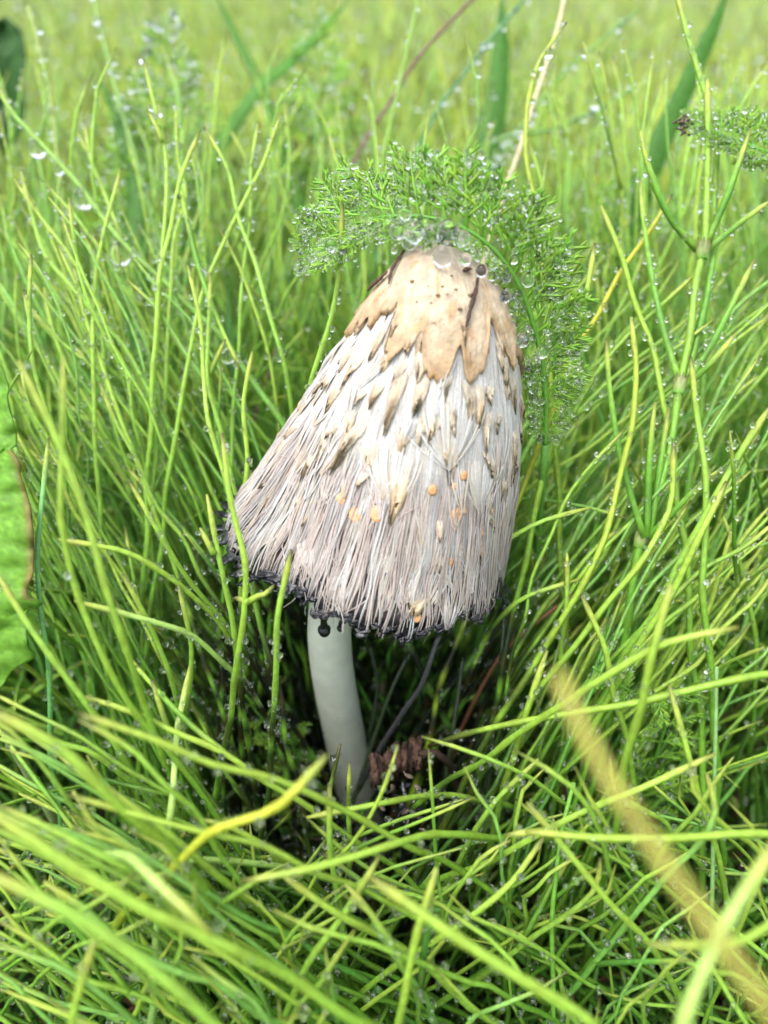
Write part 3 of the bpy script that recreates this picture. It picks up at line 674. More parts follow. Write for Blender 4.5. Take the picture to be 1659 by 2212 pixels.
hero('slanting horsetail tip with kink below a long striped stem', [(1255, 1285, .158), (1275, 1340, .158), (1300, 1385, .159), (1320, 1450, .162), (1340, 1540, .168)], .0009, (), (), YG)
hero('thick blurred horsetail stem reaching over the low tangle, brown blunt end', [(1595, 1355, .118), (1520, 1372, .119), (1440, 1388, .121), (1360, 1425, .124), (1270, 1475, .13), (1180, 1530, .138)], .0009, (), (), YG, .5)
hero('upright blurred horsetail stem with yellow-brown end crossing level ones', [(1450, 1262, .118), (1438, 1310, .119), (1420, 1360, .12), (1400, 1420, .121), (1392, 1470, .123), (1375, 1560, .13)], .0009, (), (), YG, .5)
hero('horsetail stem with blunt yellow tip near the blurred straw', [(1182, 1405, .15), (1168, 1440, .15), (1150, 1480, .151), (1130, 1540, .154), (1110, 1620, .16)], .0009, (), (), YG)
# low tangle in front
hero('nearly level horsetail stem bridging the dark hollow to the bright side', [(925, 1612, .168), (960, 1590, .165), (1010, 1575, .16), (1090, 1567, .155), (1180, 1555, .15), (1290, 1528, .146), (1420, 1495, .142), (1560, 1470, .14), (1680, 1455, .14)], .0009, (), (), YG)
hero('horsetail tip standing over the blurred straw with narrow yellow point', [(1445, 1478, .14), (1460, 1530, .14), (1485, 1600, .14), (1502, 1660, .14), (1518, 1740, .142), (1540, 1820, .147)], .0008, (), (), YG)
hero('long horsetail stem rising gently to a blunt brown end over the straw', [(1546, 1628, .132), (1500, 1652, .132), (1420, 1700, .133), (1330, 1745, .135), (1250, 1775, .138), (1170, 1800, .142), (1090, 1830, .148)], .0009, (), (), YG)
hero('long level horsetail stem in front, pale and blurred', [(1135, 1796, .126), (1220, 1806, .126), (1330, 1815, .126), (1450, 1815, .126), (1580, 1808, .127), (1700, 1800, .13)], .0009, (), (), YG, .7)
hero('short horsetail tip in front of the hollow, inky specks', [(1163, 1640, .15), (1130, 1665, .15), (1085, 1710, .151), (1045, 1765, .154), (1010, 1830, .16)], .0008, (), (), LG)
hero('horsetail stem slanting down through the tangle from a yellow fork', [(1138, 1733, .13), (1180, 1795, .131), (1230, 1850, .132), (1290, 1910, .133), (1335, 1965, .135), (1380, 2010, .138), (1430, 2090, .144)], .0009, [[(1092, 1805, .131), (1120, 1800, .131), (1180, 1795, .131)]], (), YG)
hero('thick bright blurred horsetail stem slanting across the lowest tangle', [(800, 1895, .105), (860, 1930, .105), (930, 1985, .105), (1040, 2060, .105), (1150, 2120, .106), (1280, 2225, .108)], .00105, (), (), YG, .4)
hero('curved horsetail stem crossing below the fork', [(1180, 1800, .135), (1140, 1850, .135), (1090, 1905, .136), (1020, 1975, .137), (940, 2035, .14), (860, 2080, .145)], .0008, (), (), YG)
hero('broad pale blurred horsetail stem passing over the straw end', [(1690, 1800, .088), (1630, 1890, .088), (1580, 1970, .088), (1540, 2060, .088), (1500, 2150, .089), (1470, 2260, .09)], .0012, (), (), PG, .3)
hero('blurred horsetail stem with orange end curling near the straw', [(1400, 2040, .1), (1440, 2075, .1), (1490, 2085, .1), (1550, 2060, .101), (1620, 2010, .103)], .0009, (), (), YG, .3)
hero('blurred upright horsetail with yellow top below the hollow', [(943, 1875, .118), (930, 1935, .118), (905, 2000, .119), (880, 2060, .12), (865, 2140, .123)], .0009, (), (), YG, .4)
hero('yellow-ended horsetail stem stretched before the stem foot', [(662, 1766, .139), (710, 1770, .139), (760, 1762, .139), (810, 1748, .140), (850, 1735, .142), (910, 1725, .148)], .0008, (), (), YG)
hero('short upright horsetail crossing a stretched yellow-ended one', [(712, 1695, .134), (716, 1750, .134), (722, 1820, .136), (728, 1880, .14)], .00085, (), (), LG)
hero('blurred thick-ended horsetail stem curling up before the pale mushroom stem', [(706, 1632, .105), (686, 1662, .105), (655, 1700, .106), (610, 1735, .107), (550, 1760, .109), (480, 1790, .112), (430, 1825, .116)], .0010, (), [(.82, .0011)], np.array([1.9, 1.2, .9]), .4)
hero('pale curled blurred horsetail stem end hanging over the tangle', [(455, 2018, .1), (445, 1975, .1), (420, 1930, .1), (385, 1905, .101), (350, 1890, .102), (320, 1870, .105)], .0010, (), (), PG, .4)
hero('pale-ended horsetail stem lying in front of the hollow', [(520, 1905, .118), (570, 1900, .118), (640, 1888, .119), (700, 1870, .12), (780, 1845, .123), (850, 1820, .128)], .0009, (), (), YG, .5)
hero('yellow-tipped horsetail stem sliding down the tangle', [(200, 1682, .122), (240, 1715, .122), (300, 1760, .123), (360, 1805, .125), (430, 1855, .129), (500, 1910, .135)], .0009, (), (), YG, .6)
hero('ink-stained dark horsetail stem ending in a yellow tip beside the hollow', [(328, 1468, .146), (338, 1510, .146), (360, 1570, .147), (400, 1650, .148), (445, 1720, .151), (500, 1780, .156)], .001, (), (), DG * .7)
hero('pale grey-green horsetail stem standing in the tangle', [(350, 1800, .138), (358, 1730, .139), (372, 1650, .14), (383, 1570, .142), (396, 1500, .144), (410, 1440, .147)][::-1], .0009, (), (), PG)
hero('blurred bright horsetail stem running in from the dandelion leaf', [(-30, 1530, .105), (40, 1550, .105), (110, 1580, .106), (170, 1615, .107), (230, 1670, .11), (290, 1740, .115)], .0011, (), (), YG, .4)
hero('horsetail stem with dark joints descending beside the dandelion leaf', [(-10, 1235, .128), (40, 1300, .128), (75, 1355, .129), (120, 1420, .13), (165, 1490, .132), (220, 1570, .136)], .00085, (), (), LG)
hero('blurred long horsetail stem sweeping in low, bright edge', [(-40, 1740, .095), (60, 1810, .095), (160, 1880, .096), (280, 1950, .097), (400, 2010, .099), (520, 2060, .103)], .0010, (), (), YG, .3)
hero('blurred horsetail stem slanting beside the lowest bright one', [(-40, 1880, .09), (80, 1945, .09), (190, 2010, .091), (300, 2080, .092), (420, 2170, .094), (480, 2240, .096)], .0010, (), (), LG, .3)
hero('blurred upright horsetail tip standing in the lowest tangle', [(205, 2030, .105), (195, 2090, .105), (180, 2160, .106), (160, 2240, .108)], .0009, (), (), YG, .3)
hero('slender pale level stem behind a curled one', [(255, 1893, .13), (310, 1872, .13), (370, 1850, .131), (430, 1843, .133), (500, 1850, .138)], .0008, (), (), PG, .6)
hero('thin horsetail stem crossing under the pale mushroom stem foot', [(820, 1850, .128), (790, 1920, .128), (750, 1985, .129), (705, 2040, .13), (660, 2110, .134)], .0009, (), (), LG, .5)
hero('horsetail stem end with a yellow bend in the deep tangle', [(610, 1890, .126), (650, 1925, .126), (700, 1945, .127), (760, 1985, .129), (830, 2030, .132)], .0009, (), (), YG, .5)
hero('narrow inky horsetail tip in front of the pale mushroom stem', [(735, 1608, .158), (733, 1640, .158), (722, 1690, .159), (712, 1740, .162), (700, 1800, .168)], .0007, (), (), LG)
hero('yellow-green horsetail tip with black edge beside the mushroom stem', [(755, 1648, .156), (765, 1680, .156), (764, 1730, .157), (758, 1790, .161)], .0008, (), (), LG)
for k, h in enumerate(HERO):
    label, sp, r, br, big, hu, dens, wh, tipc, grp = h
    build_shoot('horsetail_shoot', sp, r, label, 'horsetail shoots round the mushroom', br, hu, dens, big, True, tipc, wh)

# random near thicket --------------------------------------------------------
CAPPOLY = np.array([(860, 540), (1050, 560), (1110, 690), (1140, 850), (1140, 1000), (1125, 1230), (1060, 1300), (1000, 1370), (740, 1385), (560, 1320), (470, 1210), (465, 1090), (590, 950), (700, 770), (790, 640)], float)
HOLE = np.array([(600, 1330), (1040, 1340), (1080, 1480), (960, 1700), (860, 1790), (690, 1790), (620, 1620)], float)
YARP = np.array([(600, 560), (640, 470), (760, 390), (1000, 340), (1130, 400), (1200, 560), (1225, 760), (1190, 930), (1130, 900), (1120, 700), (1000, 540), (850, 520), (700, 620)], float)
def inside(poly, x, y):
    r = np.zeros(np.shape(x), bool); j = len(poly) - 1
    for i in range(len(poly)):
        xi, yi = poly[i]; xj, yj = poly[j]
        r ^= ((yi > y) != (yj > y)) & (x < (xj - xi) * (y - yi) / (yj - yi + 1e-9) + xi); j = i
    return r
def clear_of_cap(p, margin=.003):
    q = p - APEX; s = (q @ AX) / ALEN; rr = q - (q @ AX)[:, None] * AX
    d = np.linalg.norm(rr, axis=1); th = np.arctan2(rr @ CV, rr @ CU)
    hit = (s > -.04) & (s < 1.05) & (d < cap_r(np.clip(s, .001, 1.1), th) + margin)
    sd_ = np.linalg.norm(p[:, :2] - np.interp(p[:, 2], path[:, 2], path[:, 0])[:, None] * [1, 0] - np.interp(p[:, 2], path[:, 2], path[:, 1])[:, None] * [0, 1], axis=1)
    return not hit.any() and not ((sd_ < .010) & (p[:, 2] < .15)).any()
def visible_ok(p):
    x, y, d = project(p)
    fr = (x > -60) & (x < 1720) & (y > -60) & (y < 2270) & (d > 0)
    if not (d[fr] > .10).all() if fr.any() else False: return False
    if (d < .03).any() and (np.abs(p[:, 0]) < .08).any() and (p[:, 2] > .12).any(): return False
    if (inside(CAPPOLY, x, y) & (d < .19) & (d > 0)).any(): return False
    if (inside(YARP, x, y) & (d < .155) & (d > 0)).any(): return False
    if (inside(HOLE, x, y) & (d < .20) & (d > 0)).sum() > 3: return False
    return True
CAND = []
def swath(n, tip, run, dep):
    k = 0; miss = 0
    while k < n and miss < n * 8:
        miss += 1
        x = random.uniform(*tip[0]); y = random.uniform(*tip[1]); dx = random.uniform(*run[0]); dy = random.uniform(*run[1]); d = random.uniform(*dep); bow = random.uniform(-50, 50)
        w_ = PP([(x, y, d), (x + dx * .3 + bow, y + dy * .3, d + .001), (x + dx * .65 + bow, y + dy * .65, d + .003), (x + dx, y + dy, d + .008)])
        if w_[:, 2].min() < .02: continue
        sp = spline(ground_path(w_), 20); sp[1:-1] += rng.normal(size=(18, 3)) * .0005
        if sp[2:, 2].min() < .0 or not clear_of_cap(sp) or not visible_ok(sp): continue
        br = []
        if random.random() < .3:
            i = random.randint(11, 16); dd = norm(sp[i + 1] - sp[i]); b = kinky(sp[i], norm(np.cross(dd, rng.normal(size=3))) * .5 + dd, random.uniform(.015, .04), -.05, .05)
            if clear_of_cap(b) and visible_ok(b): br.append(b)
        CAND.append((sp, br)); k += 1
swath(110, ((1180, 1800), (520, 1350)), ((-480, -220), (330, 620)), (.165, .215))
swath(110, ((-120, 470), (380, 1050)), ((120, 360), (380, 620)), (.17, .225))
swath(70, ((-150, 180), (1480, 2150)), ((220, 480), (120, 280)), (.112, .16))
swath(60, ((850, 1700), (1560, 2150)), ((-320, 320), (60, 260)), (.125, .165))
swath(40, ((250, 800), (1750, 2200)), ((-260, 300), (40, 220)), (.115, .15))
swath(230, ((-80, 1740), (60, 620)), ((-70, 70), (260, 460)), (.20, .33))
tries = 0
while len(CAND) < 4800 and tries < 40000:
    tries += 1
    bx = random.uniform(-.26, .26); by = random.uniform(-.15, .24) if random.random() < .55 else random.uniform(.03, .29)
    if abs(bx) > .13 + .55 * (by + .15): continue
    if math.hypot(bx - MO[0], by) < .016: continue
    out = np.array([bx - MO[0], by - .02, 0]); dist = np.linalg.norm(out); out = out / (dist + 1e-6)
    front = by < -.01
    if front:
        L = random.uniform(.05, .125); d = np.array([random.gauss(0, .8), random.gauss(.0, .6), random.uniform(.35, 1.0)]); dr = .16; wa = .12
        d[:2] += out[:2] * .2
    else:
        L = random.uniform(.10, .205) if random.random() < .75 else random.uniform(.05, .12)
        d = np.array([random.gauss(0, .28), random.gauss(0, .28), 1.0]) + out * random.uniform(.0, .55) * smooth(.16, .03, np.array(dist)); dr = random.uniform(-.02, .08); wa = random.uniform(.035, .085)
        if by < .08: L *= .86
    p = kinky([bx, by, -.004], d, L, dr, wa)
    if p[2:, 2].min() < .004 or p[:, 2].max() > .225: continue
    if not clear_of_cap(p) or not visible_ok(p): continue
    br = []
    if random.random() < .38 and len(p) > 6:
        for _ in range(random.choice([1, 1, 1, 2, 3, 4])):
            i = random.randint(int(len(p) * .45), len(p) - 3); dd = norm(p[i + 1] - p[i])
            sdv = norm(np.cross(dd, rng.normal(size=3))) * random.uniform(.35, .75) + dd
            b = kinky(p[i], sdv, random.uniform(.015, .055), -.06, .06)
            if b[:, 2].min() > .005 and clear_of_cap(b) and visible_ok(b): br.append(b)
    CAND.append((p, br))
# which ones show: a small depth buffer
W_, H_ = 208, 277
zb = np.full((H_, W_), 9.0); own = np.full((H_, W_), -1)
for s_, t_ in ((_gp, -2),):
    x, y, d = project(s_.reshape(-1, 3)); xi = (x / 1659 * W_).astype(int); yi = (y / 2212 * H_).astype(int)
    k = (xi >= 0) & (xi < W_) & (yi >= 0) & (yi < H_)
    for a, b, e in zip(xi[k], yi[k], d[k]):
        if e < zb[b, a]: zb[b, a] = e; own[b, a] = t_
for k, (p, br) in enumerate(CAND):
    for q in [p] + br:
        q = resample(q, 60); x, y, d = project(q); xi = np.floor(x / 1659 * W_).astype(int); yi = np.floor(y / 2212 * H_).astype(int)
        ok = (xi >= 0) & (xi < W_) & (yi >= 0) & (yi < H_) & (d > .02)
        xi, yi, d = xi[ok], yi[ok], d[ok]; nr_ = d < zb[yi, xi]; zb[yi[nr_], xi[nr_]] = d[nr_]; own[yi[nr_], xi[nr_]] = k
cnt = np.bincount(own[own >= 0], minlength=len(CAND))
NIND = 298 - len(HERO)
order = np.argsort(-cnt); keep = set(int(k) for k in order[:NIND] if cnt[k] > 0)
ZL = {'back': 'growing behind the mushroom cap', 'left': 'between dandelion leaf and mushroom', 'right': 'beside the torn cap margin', 'front': 'in the tangle before the mushroom foot'}
st = MB(); sdw = MB()
for k, (p, br) in enumerate(CAND):
    if k in keep:
        bx, by, bz = p[len(p) // 3:].mean(0)
        z_ = 'back' if by > .06 else ('front' if by < -.03 or (bz < .075 and by < .01) else ('left' if bx < MO[0] else 'right'))
        look = 'single horsetail shoot' if not br else ('once-branched horsetail shoot' if len(br) == 1 else 'bushy horsetail shoot')
        hu = hue(); tone = 'bluish-green' if hu[2] > hu[0] * 1.5 else ('yellow-green' if hu[0] > hu[1] * 1.15 else ('dark green' if hu[1] < .92 else 'bright green'))
        ln_ = norm(p[-1] - p[0])[2]
        big = [(random.uniform(.5, .97), random.uniform(.0005, .0009))] if random.random() < .35 else []
        if big: look += ' with hanging drop'
        lab = tone + (' upright ' if ln_ > .94 else (' leaning ' if ln_ > .75 else ' low-lying ')) + look + ' ' + ZL[z_]
        build_shoot('horsetail_shoot', p, random.uniform(.0005, .00082), lab, lab.replace('shoot', 'shoots'), br, hu, .9 if z_ != 'front' else .5, big)
    else:
        hu = hue()
        for q, r0 in [(p, random.uniform(.00045, .0008))] + [(b, .0005) for b in br]:
            L = plen(q); n_ = max(6, int(L / .006)); q = resample(q, n_)
            rad = r0 * (1 - .42 * np.linspace(0, 1, n_) ** 1.5); rad[-1] *= .35
            tube(st, q, rad, 5, stem_cols(n_, L, hu, ink_and_shade(q)), close=False)
            kk = int(L / .0055)
            if kk: a, b = dew_pos(q, rad, kk); beads(sdw, a, b, ICO1)
DEEP = 0
while DEEP < 4200:               # short stems deep in the thicket, coloured dark to paint its shade
    b = np.array([random.uniform(-.24, .24), random.uniform(-.16, .27), -.004])
    if abs(b[0]) > .12 + .55 * (b[1] + .16) or math.hypot(b[0] - MO[0], b[1]) < .013: continue
    L = random.uniform(.03, .095); q = kinky(b, [random.gauss(0, .55), random.gauss(0, .55), random.uniform(.3, 1)], L, .12, .10, .016)
    q[:, 2] = np.maximum(q[:, 2], .001 * np.arange(len(q)) - .004); DEEP += 1
    x, y, d = project(q)
    if (d < .105).any() or q[:, 2].max() > .098 or (inside(HOLE, x, y) & (d < .212) & (q[:, 2] > .03)).any() or not clear_of_cap(q): continue
    n_ = 8; q = resample(q, n_); rad = random.uniform(.0005, .0009) * (1 - .4 * np.linspace(0, 1, n_)); hu = hue()
    tube(st, q, rad, 4, mix(mix(GB * hu, GM * hu, np.linspace(0, 1, n_) * .4) if random.random() < .92 else np.repeat(np.array([[.14, .09, .04]]), n_, 0), INK, ink_and_shade(q)), close=False)
tag(st.obj('horsetail_undergrowth', M['stem']), 'dense mass of green horsetail stems filling the thicket', 'horsetail', kind='stuff')
tag(sdw.obj('dew_on_undergrowth', M['water']), 'fine dew beads sprinkled through the thicket', 'dew', kind='stuff')

# ------------------------------------------------------------------ far thicket: patches scattered to the horizon
hid = bpy.data.collections.new('thicket_patches')
for v_ in range(7):
    mb = MB(); dm = MB(); pm = []
    for i in range(84):
        b = np.array([random.uniform(-.045, .045), random.uniform(-.045, .045), -.004])
        L = random.uniform(.09, .20)
        p = kinky(b, [random.gauss(0, .22), random.gauss(0, .22), 1], L, random.uniform(-.02, .05), .06, .02)
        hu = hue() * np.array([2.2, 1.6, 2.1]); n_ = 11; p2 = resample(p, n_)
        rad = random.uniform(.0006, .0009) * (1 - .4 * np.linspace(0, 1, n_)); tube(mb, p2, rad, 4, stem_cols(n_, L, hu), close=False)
        if random.random() < .4:
            i_ = random.randint(5, 8); q = kinky(p2[i_], p2[i_ + 1] - p2[i_] + rng.normal(size=3) * .008, random.uniform(.03, .06), -.05, .06, .02); q = resample(q, 7); tube(mb, q, .0006, 4, stem_cols(7, .05, hu), close=False)
            a, c_ = dew_pos(q, .0006, 7, .0004, .0014); beads(dm, a, c_)
        a, c_ = dew_pos(p2[4:], rad[4:], 16, .0004, .0015); beads(dm, a, c_)
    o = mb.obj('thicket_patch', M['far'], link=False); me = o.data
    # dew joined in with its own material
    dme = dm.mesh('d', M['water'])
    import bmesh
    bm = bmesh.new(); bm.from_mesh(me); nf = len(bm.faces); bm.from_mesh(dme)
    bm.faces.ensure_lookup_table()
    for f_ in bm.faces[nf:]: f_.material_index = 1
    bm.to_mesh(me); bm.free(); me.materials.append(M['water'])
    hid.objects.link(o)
pts = []
def scatter(y0, y1, step):
    y = y0
    while y < y1:
        hw = .26 + .62 * (y + .13); x = -hw
        while x < hw:
            pts.append((x + random.uniform(-.4, .4) * step, y + random.uniform(-.4, .4) * step, 0)); x += step
        y += step
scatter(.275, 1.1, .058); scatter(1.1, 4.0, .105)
for x in np.arange(-.6, .6, .07):           # beside and behind the photographer
    for y in np.arange(-.5, .27, .07):
        if abs(x) > .17 + .55 * (max(y, -.15) + .15) + .04 or y < -.24: pts.append((x, y, 0))
me = bpy.data.meshes.new('horsetail_thicket'); me.from_pydata(pts, [], [])
th = bpy.data.objects.new('horsetail_thicket', me); col.objects.link(th)
tag(th, 'blurred mass of dewy horsetail stretching away behind the mushroom', 'horsetail', kind='stuff')
ng = bpy.data.node_groups.new('scatter_patches', 'GeometryNodeTree')
ng.interface.new_socket('Geometry', in_out='INPUT', socket_type='NodeSocketGeometry'); ng.interface.new_socket('Geometry', in_out='OUTPUT', socket_type='NodeSocketGeometry')
gi = ng.nodes.new('NodeGroupInput'); go = ng.nodes.new('NodeGroupOutput'); ip = ng.nodes.new('GeometryNodeInstanceOnPoints')
ci = ng.nodes.new('GeometryNodeCollectionInfo'); ci.inputs['Collection'].default_value = hid; ci.inputs['Separate Children'].default_value = True; ci.inputs['Reset Children'].default_value = True
rv = ng.nodes.new('FunctionNodeRandomValue'); rv.data_type = 'FLOAT_VECTOR'; rv.inputs[0].default_value = (-.06, -.06, 0); rv.inputs[1].default_value = (.06, .06, 6.28)
r2 = ng.nodes.new('FunctionNodeRandomValue'); r2.data_type = 'FLOAT'; r2.inputs[2].default_value = .85; r2.inputs[3].default_value = 1.15; r2.inputs['Seed'].default_value = 4
ng.links.new(gi.outputs[0], ip.inputs['Points']); ng.links.new(ci.outputs[0], ip.inputs['Instance']); ip.inputs['Pick Instance'].default_value = True
ng.links.new(rv.outputs[0], ip.inputs['Rotation']); ng.links.new(r2.outputs[1], ip.inputs['Scale']); ng.links.new(ip.outputs[0], go.inputs[0])
th.modifiers.new('scatter', 'NODES').node_group = ng

# ------------------------------------------------------------------ yarrow
def pinna(seed):
    rd = random.Random(seed); mb = MB()
    def blade(a, d, ln, w_, c):
        d = norm(d); u = np.linspace(0, 1, 4)[:, None]; up = np.array([0, 0, .15 * ln])
        tube(mb, a + d * ln * u + up * u ** 2, w_ * np.array([.8, 1, .8, .08]), 4, c, flat=.5)
        return a + d * ln * .55, a + d * ln
    c0 = np.array([.26, .52, .06])
    tube(mb, np.array([[0, 0, 0], [.4, 0, .02], [.75, 0, .05], [1, 0, .1]]), np.array([.030, .028, .024, .006]), 4, c0 * 1.1)
    for x in np.linspace(.16, .92, 7):
        for sd_ in (-1, 1):
            ln = (.40 - .24 * abs(x - .40)) * rd.uniform(.8, 1.15)
            d = np.array([.62, sd_ * rd.uniform(.5, .9), rd.uniform(-.25, .55)])
            c = c0 * rd.uniform(.8, 1.3) * np.array([rd.uniform(.9, 1.25), 1, 1])
            m_, e = blade(np.array([x, 0, .04 * x]), d, ln, .026, c)
            for k in (-1, 1):
                blade(m_, d + np.array([.35 * abs(k), k * .55, rd.uniform(-.3, .4)]), ln * .5, .021, c * 1.08)
    return mb.mesh('leaflet', M['yarrow'])
PINNA = [pinna(i) for i in range(6)]
def yarrow(label, pts, nrm, wid, n, group=None, dew=90, bigd=(), petiole=True, tipcol=None, rscale=1.0, thick=.0007):
    """pts: base -> tip; wid(u) half width in metres"""
    pts = np.asarray(pts, float); p = spline(pts, 90); L = plen(p); base = p[0].copy()
    T = norm(np.gradient(p, axis=0)); nr = norm(np.asarray(nrm, float))
    m2 = MB(); tube(m2, p, thick * (1 - .65 * np.linspace(0, 1, 90)), 6, (.16, .40, .05), ridge=.15)
    o = empty('yarrow_leaf', base); tag(o, label, 'leaf', group); m2.obj('midrib', M['yarrow'], o, base)
    from mathutils import Matrix
    dm = MB(); dp = []; dr_ = []
    for i in range(n):
        u = (i + .5) / n; k = int(u * 89); t_ = T[k]; s_ = norm(np.cross(t_, nr)); nn = np.cross(s_, t_)
        for sd_ in (-1, 1):
            w0 = wid(u, sd_) * random.uniform(.85, 1.12)
            if w0 < .0006: continue
            d = norm(s_ * sd_ * 1.0 + t_ * random.uniform(.35, .75) + nn * random.uniform(-.15, .5)); 
            y_ = norm(np.cross(nn + rng.normal(size=3) * .35, d)); z_ = np.cross(d, y_)
            q = bpy.data.objects.new('leaflet', random.choice(PINNA)); col.objects.link(q); q.parent = o
            mtx = Matrix(((d[0] * w0, y_[0] * w0, z_[0] * w0, p[k, 0] - base[0]), (d[1] * w0, y_[1] * w0, z_[1] * w0, p[k, 1] - base[1]), (d[2] * w0, y_[2] * w0, z_[2] * w0, p[k, 2] - base[2]), (0, 0, 0, 1)))
            q.matrix_local = mtx
            for _ in range(int(dew * w0 / .010 / n / 2 * 4 + random.random())):
                a = random.uniform(.1, 1.0) ** .7; dp.append(p[k] + d * w0 * a + y_ * random.gauss(0, .16) * w0 + z_ * random.uniform(-.05, .18) * w0); dr_.append((.00018 + .00055 * random.random() ** 2.2) * rscale)
    if dp: beads(dm, np.array(dp), np.array(dr_), ICO2); tag(dm.obj('dew', M['water'], o, base), kind='stuff')
    for q, r in bigd: drop(q, r, o, base)
    return o
camn = -FW
def wmain(u, sd_):
    if sd_ > 0: return np.interp(u, [0, .12, .25, .5, .75, .93, 1], [.003, .008, .0105, .0125, .0110, .007, .003])
    return np.interp(u, [0, .15, .35, .45, .6, .8, 1], [.003, .005, .0045, .0035, .006, .009, .003])
MAINY = [(1178, 960, .168), (1180, 880, .163), (1172, 790, .158), (1152, 700, .153), (1120, 615, .1485), (1075, 548, .1450), (1015, 500, .1430), (950, 474, .1430), (870, 466, .1460), (790, 476, .151), (715, 510, .158), (645, 565, .167)]
mp = PP(MAINY); foot = mp[0] + np.array([.006, .012, 0]); foot[2] = -.003
bd = [(P(x, y, d), r) for x, y, d, r in [(968, 505, .1385, .0023), (957, 552, .1395, .0020), (935, 505, .139, .0016), (895, 500, .140, .0019), (885, 520, .140, .0016), (858, 500, .141, .0015), (875, 460, .141, .0013), (715, 530, .152, .0014), (1000, 515, .138, .0014), (1140, 605, .146, .0013), (1165, 475, .150, .0013), (1092, 640, .145, .0012), (1128, 735, .149, .0014), (1172, 760, .152, .0013), (790, 470, .147, .0012), (985, 440, .142, .0010), (1055, 450, .145, .0011), (1040, 585, .141, .0012), (1005, 560, .139, .0012), (1110, 560, .146, .0010), (820, 505, .146, .0012), (760, 505, .15, .0012)]]
yl = yarrow('feathery green yarrow leaf arching over the tan crown, heavy with water drops', mp, camn + np.array([0, 0, .25]), lambda u, sd_: 1.12 * wmain(u, sd_), 38, None, 850, bd)
m2 = MB(); tube(m2, spline([foot, mix(foot, mp[0], np.array(.5)) + np.array([.003, 0, 0]), mp[0]], 20), .0009, 6, (.14, .34, .05)); m2.obj('stalk', M['yarrow'], yl, mp[0])
# purple-tipped young leaf at the side
q = PP([(1800, 400, .178), (1700, 345, .178), (1620, 315, .178), (1560, 290, .178), (1515, 275, .178), (1478, 268, .178)])
y2 = yarrow('crisp young yarrow leaf with a purple rolled tip', q, camn + np.array([0, 0, .6]), lambda u, s_: np.interp(u, [0, .3, .7, 1], [.010, .0095, .007, .003]), 24, None, 260, [(P(1600, 330, .175), .0007), (P(1560, 300, .175), .0006)])
foot = q[0] + np.array([.02, .01, 0]); foot[2] = -.003
m2 = MB(); tube(m2, spline([foot, mix(foot, q[0], np.array(.6)), q[0]], 20), .0009, 6, (.14, .34, .05)); m2.obj('stalk', M['yarrow'], y2, q[0])
m2 = MB()
for k in range(40):
    a = P(1484 + random.gauss(0, 9), 268 + random.gauss(0, 10), .1775 + random.gauss(0, .0008)); d = norm(np.array([-1, -.3, random.gauss(0, .5)])); tube(m2, a + d * np.linspace(0, .0014, 4)[:, None], np.array([.0003, .0004, .0003, .0001]), 4, mix(np.array([.13, .065, .07]), np.array([.16, .28, .05]), np.array(random.random() ** 2)) * random.uniform(.7, 1.4))
m2.obj('rolled_tip', M['yarrow'], y2, q[0])['label'] = 'purple rolled tip of the leaf'
# blurred leaves further back and small ones low down
def yar_far(label, pts, wd, n, dew=150, nr=None):
    wd = wd * nearer(pts)[0][2] / pts[0][2]; q = PP(nearer(pts)); f_ = q[0].copy(); f_[2] = -.003
    q = np.concatenate([[f_], q]); return yarrow(label, q, camn if nr is None else nr, lambda u, s_: wd * np.interp(u, [0, .15, .4, .8, 1], [.15, .5, 1, .8, .25]), n, None, dew, (), rscale=1.7)
yar_far('large blurred pale yarrow plume standing behind the drop-strung dark stem', [(345, 520, .36), (350, 380, .355), (355, 240, .35), (360, 120, .35), (350, 30, .35)], .030, 34, 500)
yar_far('blurred yarrow leaf lying in the thicket beyond the arching leaf', [(1250, 600, .33), (1330, 500, .33), (1430, 440, .33), (1530, 410, .33)], .022, 26, 160)
yar_far('faint green yarrow plume far back behind the cap', [(700, 330, .5), (690, 200, .5), (675, 80, .5), (650, -20, .5)], .034, 26, 160)
yar_far('small yarrow leaf in dark shade beside the mushroom stem', [(640, 1640, .205), (600, 1590, .203), (560, 1545, .2), (530, 1500, .198)], .009, 18, 30)
yar_far('small bright yarrow leaf low in the thicket by the blurred straw', [(1440, 1560, .175), (1390, 1510, .172), (1330, 1475, .17), (1280, 1440, .168)], .011, 20, 60)

